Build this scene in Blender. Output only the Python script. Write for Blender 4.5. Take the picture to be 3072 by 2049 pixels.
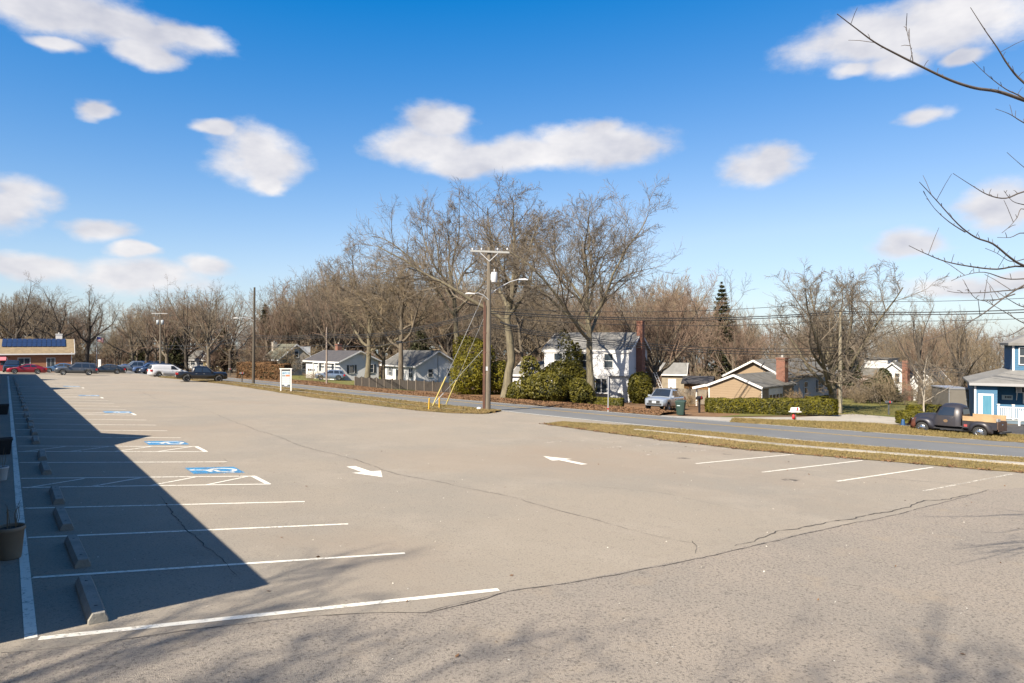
import bpy, math, random
import numpy as np
from mathutils import Vector, Matrix

# ---------------------------------------------------------------- camera, sky, sun, exposure
F, CU, CV = 2048.0, 1536.0, 1024.5       # photograph's focal length (px) and centre
HC = 3.47                                # camera height above the asphalt (m)
GA, GB = -.03, -.0322                    # fall of the ground to the right and forwards
SUN_AZ, SUN_EL = 54.0, 42.0              # azimuth the sunlight travels towards, sun height

scene = bpy.context.scene
for o in list(bpy.data.objects): bpy.data.objects.remove(o)
COL = scene.collection
cam_d = bpy.data.cameras.new('camera'); cam = bpy.data.objects.new('camera', cam_d); COL.objects.link(cam)
cam_d.lens = 24.0; cam_d.sensor_width = 36.0; cam_d.clip_end = 3000; cam_d.clip_start = .05
cam.location = (0, 0, HC); cam.rotation_euler = (math.radians(90), 0, 0)
scene.camera = cam
scene.view_settings.view_transform = 'Standard'; scene.view_settings.look = 'None'
scene.view_settings.exposure = 1.38; scene.view_settings.gamma = 1.0
scene.view_settings.use_curve_mapping = False

sun_d = bpy.data.lights.new('sun', 'SUN'); sun = bpy.data.objects.new('sun', sun_d); COL.objects.link(sun)
sun_d.energy = 5.0; sun_d.angle = math.radians(.53); sun_d.color = (1.0, .90, .76)
_a, _e = math.radians(SUN_AZ), math.radians(SUN_EL)
_dir = Vector((math.cos(_a)*math.cos(_e), math.sin(_a)*math.cos(_e), -math.sin(_e)))
sun.rotation_euler = _dir.to_track_quat('-Z', 'Y').to_euler()
sun.location = (-30, -40, 60)

def build_world():
    w = bpy.data.worlds.new('World'); scene.world = w; w.use_nodes = True
    nt = w.node_tree; N = nt.nodes; L = nt.links; N.clear()
    def nd(t, **k):
        n = N.new(t)
        for a, b in k.items(): setattr(n, a, b)
        return n
    def val(sock, v):
        if hasattr(v, 'is_linked') or hasattr(v, 'links'): L.new(v, sock)
        else: sock.default_value = v
    def math_(op, a, b=None, c=None):
        n = nd('ShaderNodeMath', operation=op); val(n.inputs[0], a)
        if b is not None: val(n.inputs[1], b)
        if c is not None: val(n.inputs[2], c)
        return n.outputs[0]
    sky = nd('ShaderNodeTexSky', sky_type='NISHITA')
    sky.sun_disc = False; sky.sun_elevation = _e
    sky.sun_rotation = math.radians(90 - (SUN_AZ + 180))   # the sun stands opposite to where its light goes
    sky.altitude = 50; sky.air_density = 1.0; sky.dust_density = .7; sky.ozone_density = 7.0
    hs = nd('ShaderNodeHueSaturation'); hs.inputs['Saturation'].default_value = 1.55; hs.inputs['Value'].default_value = 1.0
    hs.inputs['Hue'].default_value = .506
    sk_in = nd('ShaderNodeVectorMath', operation='SCALE'); sk_in.inputs['Scale'].default_value = .1; L.new(sky.outputs[0], sk_in.inputs[0])
    gm = nd('ShaderNodeGamma'); gm.inputs['Gamma'].default_value = .64; L.new(sk_in.outputs[0], gm.inputs['Color'])
    sk_out = nd('ShaderNodeVectorMath', operation='SCALE'); sk_out.inputs['Scale'].default_value = 7.0; L.new(gm.outputs[0], sk_out.inputs[0])
    L.new(sk_out.outputs[0], hs.inputs['Color'])
    bw = nd('ShaderNodeRGBToBW'); L.new(sk_out.outputs[0], bw.inputs[0])        # colour grade: the paler the sky, the less saturated
    sm = nd('ShaderNodeMapRange'); L.new(bw.outputs[0], sm.inputs['Value'])
    for k_, v_ in (('From Min', 1.8), ('From Max', 4.0), ('To Min', 1.74), ('To Max', 1.05)): sm.inputs[k_].default_value = v_
    L.new(sm.outputs[0], hs.inputs['Saturation'])
    tc = nd('ShaderNodeTexCoord')
    sep = nd('ShaderNodeSeparateXYZ'); L.new(tc.outputs['Generated'], sep.inputs[0])
    az = math_('ARCTAN2', sep.outputs[0], sep.outputs[1]); el = math_('ARCSINE', sep.outputs[2])
    pos = nd('ShaderNodeCombineXYZ'); L.new(az, pos.inputs[0]); L.new(el, pos.inputs[1])
    def noise(scale, detail, seed, rough=.55):
        mp = nd('ShaderNodeVectorMath', operation='ADD'); L.new(pos.outputs[0], mp.inputs[0]); mp.inputs[1].default_value = (seed, seed*1.7, seed*.3)
        st = nd('ShaderNodeVectorMath', operation='MULTIPLY'); L.new(mp.outputs[0], st.inputs[0]); st.inputs[1].default_value = (1, 1.8, 1)
        n = nd('ShaderNodeTexNoise'); n.inputs['Scale'].default_value = scale; n.inputs['Detail'].default_value = detail
        n.inputs['Roughness'].default_value = rough; L.new(st.outputs[0], n.inputs['Vector']); return n
    nz = noise(7, 4, 3.1)
    sub = nd('ShaderNodeVectorMath', operation='SUBTRACT'); L.new(nz.outputs['Color'], sub.inputs[0]); sub.inputs[1].default_value = (.5, .5, .5)
    sc = nd('ShaderNodeVectorMath', operation='MULTIPLY'); L.new(sub.outputs[0], sc.inputs[0]); sc.inputs[1].default_value = (.10, .035, 0)
    wp = nd('ShaderNodeVectorMath', operation='ADD'); L.new(pos.outputs[0], wp.inputs[0]); L.new(sc.outputs[0], wp.inputs[1])
    # cumulus: (azimuth, elevation, half width, half height) in degrees, seen from the ground
    C = []
    def at(u, v, hw, hh):                                   # place of a cloud read off the photograph
        a = math.degrees(math.atan2((u-CU)/F, 1)); d = math.hypot((u-CU)/F, 1)
        e = math.degrees(math.atan2(-(v-CV)/F, d)); k = math.degrees(1/F)/d
        C.append((a, e, hw*k/d*.93, hh*k*1.0))
    for c in [(150, 25, 330, 75), (390, 85, 260, 50), (420, 150, 130, 40), (560, 105, 130, 32), (160, 140, 75, 22), (308, 322, 66, 27), (640, 392, 80, 24),
              (780, 470, 160, 82), (790, 545, 70, 38), (1290, 440, 190, 60), (1330, 370, 105, 58), (1540, 470, 330, 50), (1790, 435, 205, 58), (1780, 395, 80, 40),
              (1400, 495, 140, 30), (50, 625, 135, 75), (310, 695, 125, 32), (420, 755, 85, 22), (80, 800, 200, 45), (420, 830, 260, 50), (630, 805, 100, 36),
              (2640, 110, 290, 75), (2860, 60, 320, 95), (2560, 200, 75, 24), (2700, 185, 130, 42), (2920, 168, 80, 20), (2780, 343, 78, 26),
              (2270, 500, 130, 60), (2300, 470, 75, 35), (3040, 625, 150, 75), (2740, 724, 118, 42), (2880, 855, 200, 36), (3060, 830, 120, 30)]: at(*c)
    rg = random.Random(12)
    for i in range(26):                                     # the same kind of sky goes on all round
        a = rg.uniform(44, 316); C.append((((a+180) % 360)-180, rg.uniform(6, 58), rg.uniform(5, 13), rg.uniform(1.5, 4)))
    mx = None
    for (a, e, rw, rh) in C:
        s = nd('ShaderNodeVectorMath', operation='SUBTRACT'); L.new(wp.outputs[0], s.inputs[0]); s.inputs[1].default_value = (math.radians(a), math.radians(e), 0)
        m = nd('ShaderNodeVectorMath', operation='MULTIPLY'); L.new(s.outputs[0], m.inputs[0]); m.inputs[1].default_value = (1/math.radians(rw), 1/math.radians(rh), 0)
        ln = nd('ShaderNodeVectorMath', operation='LENGTH'); L.new(m.outputs[0], ln.inputs[0])
        mr = math_('SUBTRACT', 1.25, ln.outputs['Value'])
        mx = mr if mx is None else math_('SMOOTH_MAX', mx, mr, .18)
    n2 = noise(15, 7, 9.4, .62)
    dens = math_('ADD', mx, math_('MULTIPLY', math_('SUBTRACT', n2.outputs['Fac'], .5), 1.1))
    mrn = nd('ShaderNodeMapRange', interpolation_type='SMOOTHSTEP'); L.new(dens, mrn.inputs['Value'])
    mrn.inputs['From Min'].default_value = -.04; mrn.inputs['From Max'].default_value = .74
    n3 = noise(10, 4, 21.0)
    shade = nd('ShaderNodeMapRange'); L.new(n3.outputs['Fac'], shade.inputs['Value'])
    shade.inputs['From Min'].default_value = .3; shade.inputs['From Max'].default_value = .7
    cc = nd('ShaderNodeMix', data_type='RGBA'); L.new(shade.outputs[0], cc.inputs['Factor'])
    cc.inputs['A'].default_value = (3.2, 3.25, 3.65, 1); cc.inputs['B'].default_value = (5.2, 5.05, 5.0, 1)
    mix = nd('ShaderNodeMix', data_type='RGBA'); L.new(math_('MULTIPLY', mrn.outputs[0], .95), mix.inputs['Factor'])
    L.new(hs.outputs[0], mix.inputs['A']); L.new(cc.outputs['Result'], mix.inputs['B'])
    bg = nd('ShaderNodeBackground'); bg.inputs['Strength'].default_value = .074
    L.new(mix.outputs['Result'], bg.inputs['Color'])
    out = nd('ShaderNodeOutputWorld'); L.new(bg.outputs[0], out.inputs['Surface'])
build_world()

# ---------------------------------------------------------------- measuring
def G(x, y): return GA*x + GB*y
def P(u, v):                              # ground point seen at a photograph pixel
    dx = (u-CU)/F; t = HC/(GA*dx + GB + (v-CV)/F)
    return (dx*t, t)
def W(u, v, t): return Vector(((u-CU)/F*t, t, HC-(v-CV)/F*t))
def XY(u, t): return ((u-CU)/F*t, t)
def hp(u, v, t):                          # height above the ground of a pixel at distance t
    w = W(u, v, t); return w.z - G(w.x, w.y)
_c, _s = math.cos(math.radians(36.5)), math.sin(math.radians(36.5))
def S(s, p): return (s*_c - p*_s, s*_s + p*_c)      # lot coordinates: s across from the kerb line, p along it
def toSP(x, y): return (x*_c + y*_s, -x*_s + y*_c)
GN = Vector((-GA, -GB, 1)).normalized()

# ---------------------------------------------------------------- materials
MATS = {}
def mat(name, col, rough=.8, var=.0, scale=4.0, bump=0.0, bscale=None, metal=0.0, col2=None, coords='Object', spec=.5, detail=5, lo=.3, hi=.7, trans=0.0, coat=0.0, stretch=None):
    if name in MATS: return MATS[name]
    m = bpy.data.materials.new(name); m.use_nodes = True; MATS[name] = m
    nt = m.node_tree; N = nt.nodes; L = nt.links
    b = N['Principled BSDF']; b.inputs['Roughness'].default_value = rough; b.inputs['Metallic'].default_value = metal
    b.inputs['Specular IOR Level'].default_value = spec; b.inputs['Coat Weight'].default_value = coat
    if trans: b.inputs['Transmission Weight'].default_value = trans
    c1 = (*col, 1)
    if col2 is None and var: col2 = tuple(max(0, c*(1-var)) for c in col)
    if col2 is None: b.inputs['Base Color'].default_value = c1
    if col2 is not None or bump:
        tc = N.new('ShaderNodeTexCoord'); v = tc.outputs['Object']
        if coords == 'World':
            g = N.new('ShaderNodeNewGeometry'); v = g.outputs['Position']
        if stretch:
            mp = N.new('ShaderNodeMapping'); mp.inputs['Scale'].default_value = stretch; L.new(v, mp.inputs[0]); v = mp.outputs[0]
    if col2 is not None:
        n = N.new('ShaderNodeTexNoise'); n.inputs['Scale'].default_value = scale; n.inputs['Detail'].default_value = detail; L.new(v, n.inputs['Vector'])
        r = N.new('ShaderNodeMapRange'); r.inputs[1].default_value = lo; r.inputs[2].default_value = hi; L.new(n.outputs['Fac'], r.inputs[0])
        x = N.new('ShaderNodeMix'); x.data_type = 'RGBA'; L.new(r.outputs[0], x.inputs['Factor'])
        x.inputs['A'].default_value = c1; x.inputs['B'].default_value = (*col2, 1); L.new(x.outputs['Result'], b.inputs['Base Color'])
    if bump:
        n = N.new('ShaderNodeTexNoise'); n.inputs['Scale'].default_value = bscale or scale*4; n.inputs['Detail'].default_value = 4; L.new(v, n.inputs['Vector'])
        bp = N.new('ShaderNodeBump'); bp.inputs['Strength'].default_value = bump; bp.inputs['Distance'].default_value = .05
        L.new(n.outputs['Fac'], bp.inputs['Height']); L.new(bp.outputs[0], b.inputs['Normal'])
    return m

def layered(name, cols, rough=.9, bump=.3, bscale=60):
    """ground material: list of (colour, scale, lo, hi) mixed one over the other by world-space noise"""
    m = bpy.data.materials.new(name); m.use_nodes = True; MATS[name] = m
    nt = m.node_tree; N = nt.nodes; L = nt.links; b = N['Principled BSDF']; b.inputs['Roughness'].default_value = rough
    b.inputs['Specular IOR Level'].default_value = .25
    g = N.new('ShaderNodeNewGeometry'); cur = None
    for i, (c, sc, lo, hi) in enumerate(cols):
        if i == 0:
            rgb = N.new('ShaderNodeRGB'); rgb.outputs[0].default_value = (*c, 1); cur = rgb.outputs[0]; continue
        n = N.new('ShaderNodeTexNoise'); n.inputs['Scale'].default_value = sc; n.inputs['Detail'].default_value = 6; n.inputs['Roughness'].default_value = .6
        ad = N.new('ShaderNodeVectorMath'); ad.operation = 'ADD'; ad.inputs[1].default_value = (i*13.1, i*7.7, 0); L.new(g.outputs['Position'], ad.inputs[0]); L.new(ad.outputs[0], n.inputs['Vector'])
        r = N.new('ShaderNodeMapRange'); r.inputs[1].default_value = lo; r.inputs[2].default_value = hi; L.new(n.outputs['Fac'], r.inputs[0])
        x = N.new('ShaderNodeMix'); x.data_type = 'RGBA'; L.new(r.outputs[0], x.inputs['Factor']); L.new(cur, x.inputs['A']); x.inputs['B'].default_value = (*c, 1)
        cur = x.outputs['Result']
    L.new(cur, b.inputs['Base Color'])
    n = N.new('ShaderNodeTexNoise'); n.inputs['Scale'].default_value = bscale; n.inputs['Detail'].default_value = 3; L.new(g.outputs['Position'], n.inputs['Vector'])
    bp = N.new('ShaderNodeBump'); bp.inputs['Strength'].default_value = bump; bp.inputs['Distance'].default_value = .03
    L.new(n.outputs['Fac'], bp.inputs['Height']); L.new(bp.outputs[0], b.inputs['Normal'])
    return m

def siding(name, col, pitch=.13, vertical=False, rough=.7, depth=.5, var=.12):
    """painted boards: a fine saw-tooth relief too small to pick apart at this distance"""
    m = mat(name, col, rough, var=var, scale=1.2); nt = m.node_tree; N = nt.nodes; L = nt.links; b = N['Principled BSDF']
    tc = N.new('ShaderNodeTexCoord'); sp = N.new('ShaderNodeSeparateXYZ'); L.new(tc.outputs['Object'], sp.inputs[0])
    d = N.new('ShaderNodeMath'); d.operation = 'DIVIDE'; d.inputs[1].default_value = pitch
    if vertical:
        a = N.new('ShaderNodeMath'); a.operation = 'ADD'; L.new(sp.outputs[0], a.inputs[0]); L.new(sp.outputs[1], a.inputs[1]); L.new(a.outputs[0], d.inputs[0])
    else: L.new(sp.outputs[2], d.inputs[0])
    f = N.new('ShaderNodeMath'); f.operation = 'FRACT'; L.new(d.outputs[0], f.inputs[0])
    bp = N.new('ShaderNodeBump'); bp.inputs['Strength'].default_value = depth; bp.inputs['Distance'].default_value = .05; bp.invert = True
    L.new(f.outputs[0], bp.inputs['Height']); L.new(bp.outputs[0], b.inputs['Normal'])
    return m

def brickm(name, c1, c2, mortar, scale=1.0):
    m = bpy.data.materials.new(name); m.use_nodes = True; MATS[name] = m
    nt = m.node_tree; N = nt.nodes; L = nt.links; b = N['Principled BSDF']; b.inputs['Roughness'].default_value = .9
    tc = N.new('ShaderNodeTexCoord'); sp = N.new('ShaderNodeSeparateXYZ'); L.new(tc.outputs['Object'], sp.inputs[0])
    a = N.new('ShaderNodeMath'); a.operation = 'ADD'; L.new(sp.outputs[0], a.inputs[0]); L.new(sp.outputs[1], a.inputs[1])
    cb = N.new('ShaderNodeCombineXYZ'); L.new(a.outputs[0], cb.inputs[0]); L.new(sp.outputs[2], cb.inputs[1])
    br = N.new('ShaderNodeTexBrick'); L.new(cb.outputs[0], br.inputs['Vector']); br.inputs['Scale'].default_value = scale
    br.inputs['Brick Width'].default_value = .21; br.inputs['Row Height'].default_value = .075; br.inputs['Mortar Size'].default_value = .008
    br.inputs['Color1'].default_value = (*c1, 1); br.inputs['Color2'].default_value = (*c2, 1); br.inputs['Mortar'].default_value = (*mortar, 1)
    L.new(br.outputs['Color'], b.inputs['Base Color']); return m

# ---------------------------------------------------------------- mesh helpers
class MB:
    def __init__(s): s.v = []; s.f = []; s.m = []; s.sm = []
    def add(s, vs, fs, mi=0, smooth=False):
        o = len(s.v); s.v += [tuple(a) for a in vs]
        for f in fs: s.f.append(tuple(i+o for i in f)); s.m.append(mi); s.sm.append(smooth)
        return s
    def box(s, lo, hi, fn=None, mi=0):
        x0, y0, z0 = lo; x1, y1, z1 = hi
        vs = [(x0,y0,z0),(x1,y0,z0),(x1,y1,z0),(x0,y1,z0),(x0,y0,z1),(x1,y0,z1),(x1,y1,z1),(x0,y1,z1)]
        if fn: vs = [fn(*a) for a in vs]
        return s.add(vs, [(0,3,2,1),(4,5,6,7),(0,1,5,4),(1,2,6,5),(2,3,7,6),(3,0,4,7)], mi)
    def bar(s, a, b, w, h, mi=0, up=(0,0,1)):
        a, b = Vector(a), Vector(b); d = (b-a).normalized(); u = Vector(up)
        if abs(d.dot(u)) > .97: u = Vector((1,0,0))
        x = d.cross(u).normalized(); z = x.cross(d).normalized()
        q = [(-w/2,-h/2),(w/2,-h/2),(w/2,h/2),(-w/2,h/2)]
        vs = [a+x*i+z*j for i, j in q]+[b+x*i+z*j for i, j in q]
        return s.add(vs, [(3,2,1,0),(4,5,6,7),(0,1,5,4),(1,2,6,5),(2,3,7,6),(3,0,4,7)], mi)
    def tube(s, pts, rad, n=8, mi=0, caps=True, smooth=True):
        pts = [Vector(p) for p in pts]; k = len(pts)
        if not hasattr(rad, '__len__'): rad = [rad]*k
        dm = (pts[-1]-pts[0]); ref = Vector((0,0,1)) if abs(dm.z) < .8*dm.length else Vector((1,0,0))
        vs = []; fs = []
        for i in range(k):
            t = (pts[min(i+1,k-1)]-pts[max(i-1,0)]).normalized(); x = t.cross(ref).normalized(); y = t.cross(x)
            for j in range(n):
                a = 2*math.pi*j/n; vs.append(pts[i]+(x*math.cos(a)+y*math.sin(a))*rad[i])
        for i in range(k-1):
            for j in range(n): fs.append((i*n+j, i*n+(j+1)%n, (i+1)*n+(j+1)%n, (i+1)*n+j))
        s.add(vs, fs, mi, smooth)
        if caps: s.add(vs[:n], [tuple(range(n))], mi); s.add(vs[-n:], [tuple(range(n))[::-1]], mi)
        return s
    def lathe(s, prof, n=16, axis='z', at=(0,0,0), mi=0, smooth=True):
        vs = []; fs = []; k = len(prof)
        for (r, h) in prof:
            for j in range(n):
                a = 2*math.pi*j/n; c, d = r*math.cos(a), r*math.sin(a)
                p = (c, d, h) if axis == 'z' else ((c, h, d) if axis == 'y' else (h, c, d))
                vs.append((p[0]+at[0], p[1]+at[1], p[2]+at[2]))
        for i in range(k-1):
            for j in range(n): fs.append((i*n+j, i*n+(j+1)%n, (i+1)*n+(j+1)%n, (i+1)*n+j))
        return s.add(vs, fs, mi, smooth)
    def poly(s, pts, mi=0): return s.add(pts, [tuple(range(len(pts)))], mi)
    def prism(s, pts, d, mi=0):          # polygon pushed along vector d
        n = len(pts); q = [tuple(Vector(p)+Vector(d)) for p in pts]
        return s.add(list(pts)+q, [tuple(range(n))[::-1], tuple(range(n, 2*n))]+[(i, (i+1) % n, n+(i+1) % n, n+i) for i in range(n)], mi)
    def grid(s, rows, mi=0, smooth=True, flip=False):
        k = len(rows); n = len(rows[0]); vs = [p for r in rows for p in r]
        fs = [(i*n+j, i*n+j+1, (i+1)*n+j+1, (i+1)*n+j) for i in range(k-1) for j in range(n-1)]
        if flip: fs = [f[::-1] for f in fs]
        return s.add(vs, fs, mi, smooth)
    def mesh(s, name, mats):
        me = bpy.data.meshes.new(name); me.from_pydata(s.v, [], s.f)
        for m in (mats if isinstance(mats, (list, tuple)) else [mats]): me.materials.append(m)
        me.polygons.foreach_set('material_index', s.m); me.polygons.foreach_set('use_smooth', s.sm); me.update(); return me
    def build(s, name, mats, parent=None):
        o = bpy.data.objects.new(name, s.mesh(name, mats)); COL.objects.link(o)
        if parent is not None: o.parent = parent
        return o

def tag(o, label=None, cat=None, group=None, kind=None):
    if label: o['label'] = label
    if cat: o['category'] = cat
    if group: o['group'] = group
    if kind: o['kind'] = kind
    return o
def empty(name, x, y, z=None, rz=0.0, label=None, cat=None, group=None, tilt=False):
    o = bpy.data.objects.new(name, None); COL.objects.link(o); o.empty_display_size = .3
    z = G(x, y) if z is None else z
    if tilt:
        q = Vector((0,0,1)).rotation_difference(GN); m = q.to_matrix() @ Matrix.Rotation(rz, 3, 'Z'); o.rotation_euler = m.to_euler()
    else: o.rotation_euler = (0, 0, rz)
    o.location = (x, y, z); return tag(o, label, cat, group)
def npmesh(name, V, Fq, mats, mi=None, smooth=False):
    me = bpy.data.meshes.new(name); n = Fq.shape[1]
    me.vertices.add(len(V)); me.vertices.foreach_set('co', np.asarray(V, np.float32).ravel())
    me.loops.add(Fq.size); me.loops.foreach_set('vertex_index', Fq.astype(np.int32).ravel())
    me.polygons.add(len(Fq)); me.polygons.foreach_set('loop_start', np.arange(0, Fq.size, n, dtype=np.int32))
    for m in (mats if isinstance(mats, (list, tuple)) else [mats]): me.materials.append(m)
    if mi is not None: me.polygons.foreach_set('material_index', np.asarray(mi, np.int32))
    me.polygons.foreach_set('use_smooth', np.full(len(Fq), smooth)); me.update(calc_edges=True); return me
def link(name, me, parent=None):
    o = bpy.data.objects.new(name, me); COL.objects.link(o)
    if parent is not None: o.parent = parent
    return o
def copy_tree(o, parent=None):
    c = o.copy(); COL.objects.link(c)
    if parent is not None: c.parent = parent
    for ch in list(o.children): copy_tree(ch, c)
    return c
# ---------------------------------------------------------------- ground, lot, road
rng = np.random.default_rng(7); rnd = random.Random(5)
M_asph = layered('weathered_asphalt', [((.246,.212,.166), 1, 0, 1), ((.218,.194,.158), .16, .42, .62), ((.275,.239,.19), .55, .5, .8), ((.10,.085,.068), 30, .53, .74), ((.42,.365,.30), 52, .60, .80), ((.18,.15,.118), 1.6, .6, .95), ((.232,.187,.14), .09, .52, .75)], .92, .55, 95)
M_asph2 = layered('old_grey_asphalt', [((.262,.224,.18), 1, 0, 1), ((.228,.2,.165), .3, .4, .65), ((.075,.066,.056), 24, .5, .70), ((.43,.38,.32), 46, .58, .78), ((.28,.225,.16), .9, .58, .9)], .92, .8, 80)
M_road = layered('road_asphalt', [((.125,.128,.128), 1, 0, 1), ((.108,.111,.113), .25, .4, .65), ((.15,.148,.143), .7, .55, .85), ((.075,.075,.075), 30, .6, .85)], .9, .3, 60)
M_black = layered('fresh_asphalt', [((.045,.043,.042), 1, 0, 1), ((.07,.067,.063), .8, .45, .7)], .9, .3, 50)
M_conc = layered('pale_concrete', [((.29,.265,.225), 1, 0, 1), ((.21,.19,.16), .5, .45, .7), ((.33,.31,.27), 6, .5, .8)], .9, .2, 30)
M_grass = layered('winter_grass', [((.16,.112,.042), 1, 0, 1), ((.105,.086,.026), .45, .45, .66), ((.21,.15,.07), 2.5, .5, .75), ((.06,.042,.018), 9, .56, .76)], .95, .9, 26)
M_lawn = layered('greening_lawn', [((.12,.112,.028), 1, 0, 1), ((.08,.09,.02), .3, .4, .65), ((.17,.125,.05), 1.5, .5, .8), ((.05,.045,.017), 8, .56, .78)], .95, .9, 26)
M_leaf = layered('leaf_litter_ground', [((.155,.088,.042), 1, 0, 1), ((.105,.06,.03), .6, .4, .65), ((.21,.135,.075), 3, .5, .75), ((.05,.032,.02), 10, .56, .8)], .95, 1.0, 22)
M_wood_floor = layered('wood_floor', [((.09,.06,.033), 1, 0, 1), ((.125,.088,.048), .2, .4, .7), ((.045,.033,.02), 1.5, .5, .8)], .95, .6, 8)
def paintm(name, col, rough, scale, thr, amount):
    m = bpy.data.materials.new(name); m.use_nodes = True; N = m.node_tree.nodes; L = m.node_tree.links; b = N['Principled BSDF']
    b.inputs['Base Color'].default_value = (*col, 1); b.inputs['Roughness'].default_value = rough; b.inputs['Specular IOR Level'].default_value = .3
    g = N.new('ShaderNodeNewGeometry'); n = N.new('ShaderNodeTexNoise'); n.inputs['Scale'].default_value = scale; n.inputs['Detail'].default_value = 6; n.inputs['Roughness'].default_value = .7
    L.new(g.outputs['Position'], n.inputs['Vector'])
    n2 = N.new('ShaderNodeTexNoise'); n2.inputs['Scale'].default_value = 1.1; L.new(g.outputs['Position'], n2.inputs['Vector'])
    a = N.new('ShaderNodeMath'); a.operation = 'MULTIPLY_ADD'; a.inputs[1].default_value = .35; L.new(n2.outputs['Fac'], a.inputs[0]); L.new(n.outputs['Fac'], a.inputs[2])
    r = N.new('ShaderNodeMapRange'); r.inputs[1].default_value = thr; r.inputs[2].default_value = thr+.14; r.inputs[3].default_value = 1; r.inputs[4].default_value = 1-amount
    L.new(a.outputs[0], r.inputs[0]); L.new(r.outputs[0], b.inputs['Alpha']); return m
M_paint = paintm('white_line_paint', (.62,.585,.5), .7, 14, .70, .62)
M_faded = paintm('faded_line_paint', (.48,.44,.37), .8, 6, .56, .97)
M_paint2 = paintm('worn_line_paint', (.52,.48,.4), .75, 8, .60, .85)
M_yel = paintm('yellow_line_paint', (.36,.235,.05), .75, 8, .72, .7)
M_blue = paintm('blue_symbol_paint', (.035,.19,.37), .7, 14, .66, .75)
M_crack = mat('crack_dark', (.035,.03,.026), .95)  # dark tone of the crack strips laid on the asphalt

def sheet(name, pts, off, m, parent=None, kind='structure', label=None):
    o = MB().poly([(x, y, G(x, y)+off) for x, y in pts]).build(name, m, parent)
    if parent is None: tag(o, label, None, None, kind)
    return o
sheet('ground', [(-700,-80), (700,-80), (700,800), (-700,800)], -.03, M_wood_floor)

NEAR = [(8,158),(11.5,145),(16,125),(20,111),(23.6,93.4),(25.2,80),(26.4,66),(27.4,54),(28.4,44),(29.2,36),(30.4,28),(32.7,17.6),(35.8,10.7),(40.5,1.5),(47,-11),(54,-24)]
FAR = [(13,170),(17.5,158),(24,134.5),(27.6,107),(29.4,92),(30.6,74),(32.2,60.6),(34.2,51),(35.7,43.5),(37.2,36.9),(39.2,28.3),(41.7,20.6),(44.8,13.4),(49.5,4),(56,-8),(63,-21)]
def interp(poly, p):                       # s of a polyline at given p (p falls along the list)
    ps = [q[1] for q in poly][::-1]; ss = [q[0] for q in poly][::-1]; return float(np.interp(p, ps, ss))
LOT = [(-3.2,-30),(-3.2,101),(-34,103),(-34,142),(9,142),(12,139)]+[(s+.3, p) for s, p in NEAR if p < 126]+[(54,-30)]
lot = sheet('parking_lot', [S(*q) for q in LOT], 0, M_asph)
SEAM = [(0,1501),(190,1484),(420,1450),(690,1417),(830,1408),(975,1405),(1060,1385),(1110,1372),(1155,1357),(1300,1337),(1600,1280),(1850,1222),(2050,1182),(2270,1124)]
K_ = 1.30667
patch = sheet('asphalt_apron', [S(-3.2,-29.5), S(-3.2,9.5)]+[P(a*K_, b*K_) for a, b in SEAM]+[S(31.5,6.0), S(41,-5), S(53,-29.5)], .004, M_asph2)
road = MB(); road.grid([[(*S(*a), G(*S(*a))+.006) for a in (n, f)] for n, f in zip(NEAR, FAR)], 0, False); road = tag(road.build('road', M_road), kind='structure')
def smooth_path(pts, k=6):
    out = []
    for i in range(len(pts)-1):
        p0, p1, p2, p3 = [np.array(pts[max(0, min(len(pts)-1, j))], float) for j in (i-1, i, i+1, i+2)]
        for q in range(k):
            t = q/k; out.append(tuple(.5*((2*p1)+(-p0+p2)*t+(2*p0-5*p1+4*p2-p3)*t*t+(-p0+3*p1-3*p2+p3)*t**3)))
    out.append(tuple(pts[-1])); return out
def ribbon(name, path, w, off, m, parent, widths=None):  # painted line or strip following a path in (x, y)
    n = len(path); L_, R_ = [], []
    for i in range(n):
        a = Vector(path[max(i-1, 0)][:2]); b = Vector(path[min(i+1, n-1)][:2]); d = (b-a).normalized(); q = Vector((-d.y, d.x))*((widths[i] if widths else w)/2)
        c = Vector(path[i][:2]); l, r = c+q, c-q
        L_.append((l.x, l.y, G(l.x, l.y)+off)); R_.append((r.x, r.y, G(r.x, r.y)+off))
    return MB().grid([L_, R_], 0, False, flip=True).build(name, m, parent)
def shift(a, b, f): return [S(*(np.array(x)*(1-f)+np.array(y)*f)) for x, y in zip(a, b)]
ribbon('edge_line', smooth_path(shift(NEAR, FAR, .035)), .16, .011, M_paint, road)
ribbon('edge_line', smooth_path(shift(NEAR, FAR, .955)), .13, .011, M_paint, road)
ribbon('centre_line', smooth_path(shift(NEAR, FAR, .565)), .13, .011, M_yel, road)
ribbon('centre_line', smooth_path(shift(NEAR, FAR, .60)), .13, .011, M_yel, road)

def bank(name, a, b, h, m, k=9, sub=6, seed=0, edge=.02, label=None):
    """raised verge between two paths, highest in the middle, uneven"""
    A_, B_ = smooth_path(a, sub), smooth_path(b, sub); r = np.random.default_rng(seed); rows = []
    ph = r.uniform(0, 6, 8)
    for i, (p, q) in enumerate(zip(A_, B_)):
        row = []
        for j in range(k+1):
            t = j/k; x, y = np.array(p)*(1-t)+np.array(q)*t
            if j in (0, k): x += .10*math.sin(i*1.7+ph[0]+j)+.06*math.sin(i*3.9+ph[1]); y += .10*math.sin(i*1.3+ph[2])
            z = h*(4*t*(1-t))**.5 + (0 if j in (0, k) else .03*math.sin(x*2.1+ph[3])*math.sin(y*1.9+ph[4]))
            row.append((x, y, G(x, y)+edge+z))
        rows.append(row)
    n = len(rows)
    mb = MB().grid(rows, 0, True)
    o = mb.build(name, m); tag(o, kind='structure'); o['h'] = h; del o['h']; return o, rows
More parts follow.
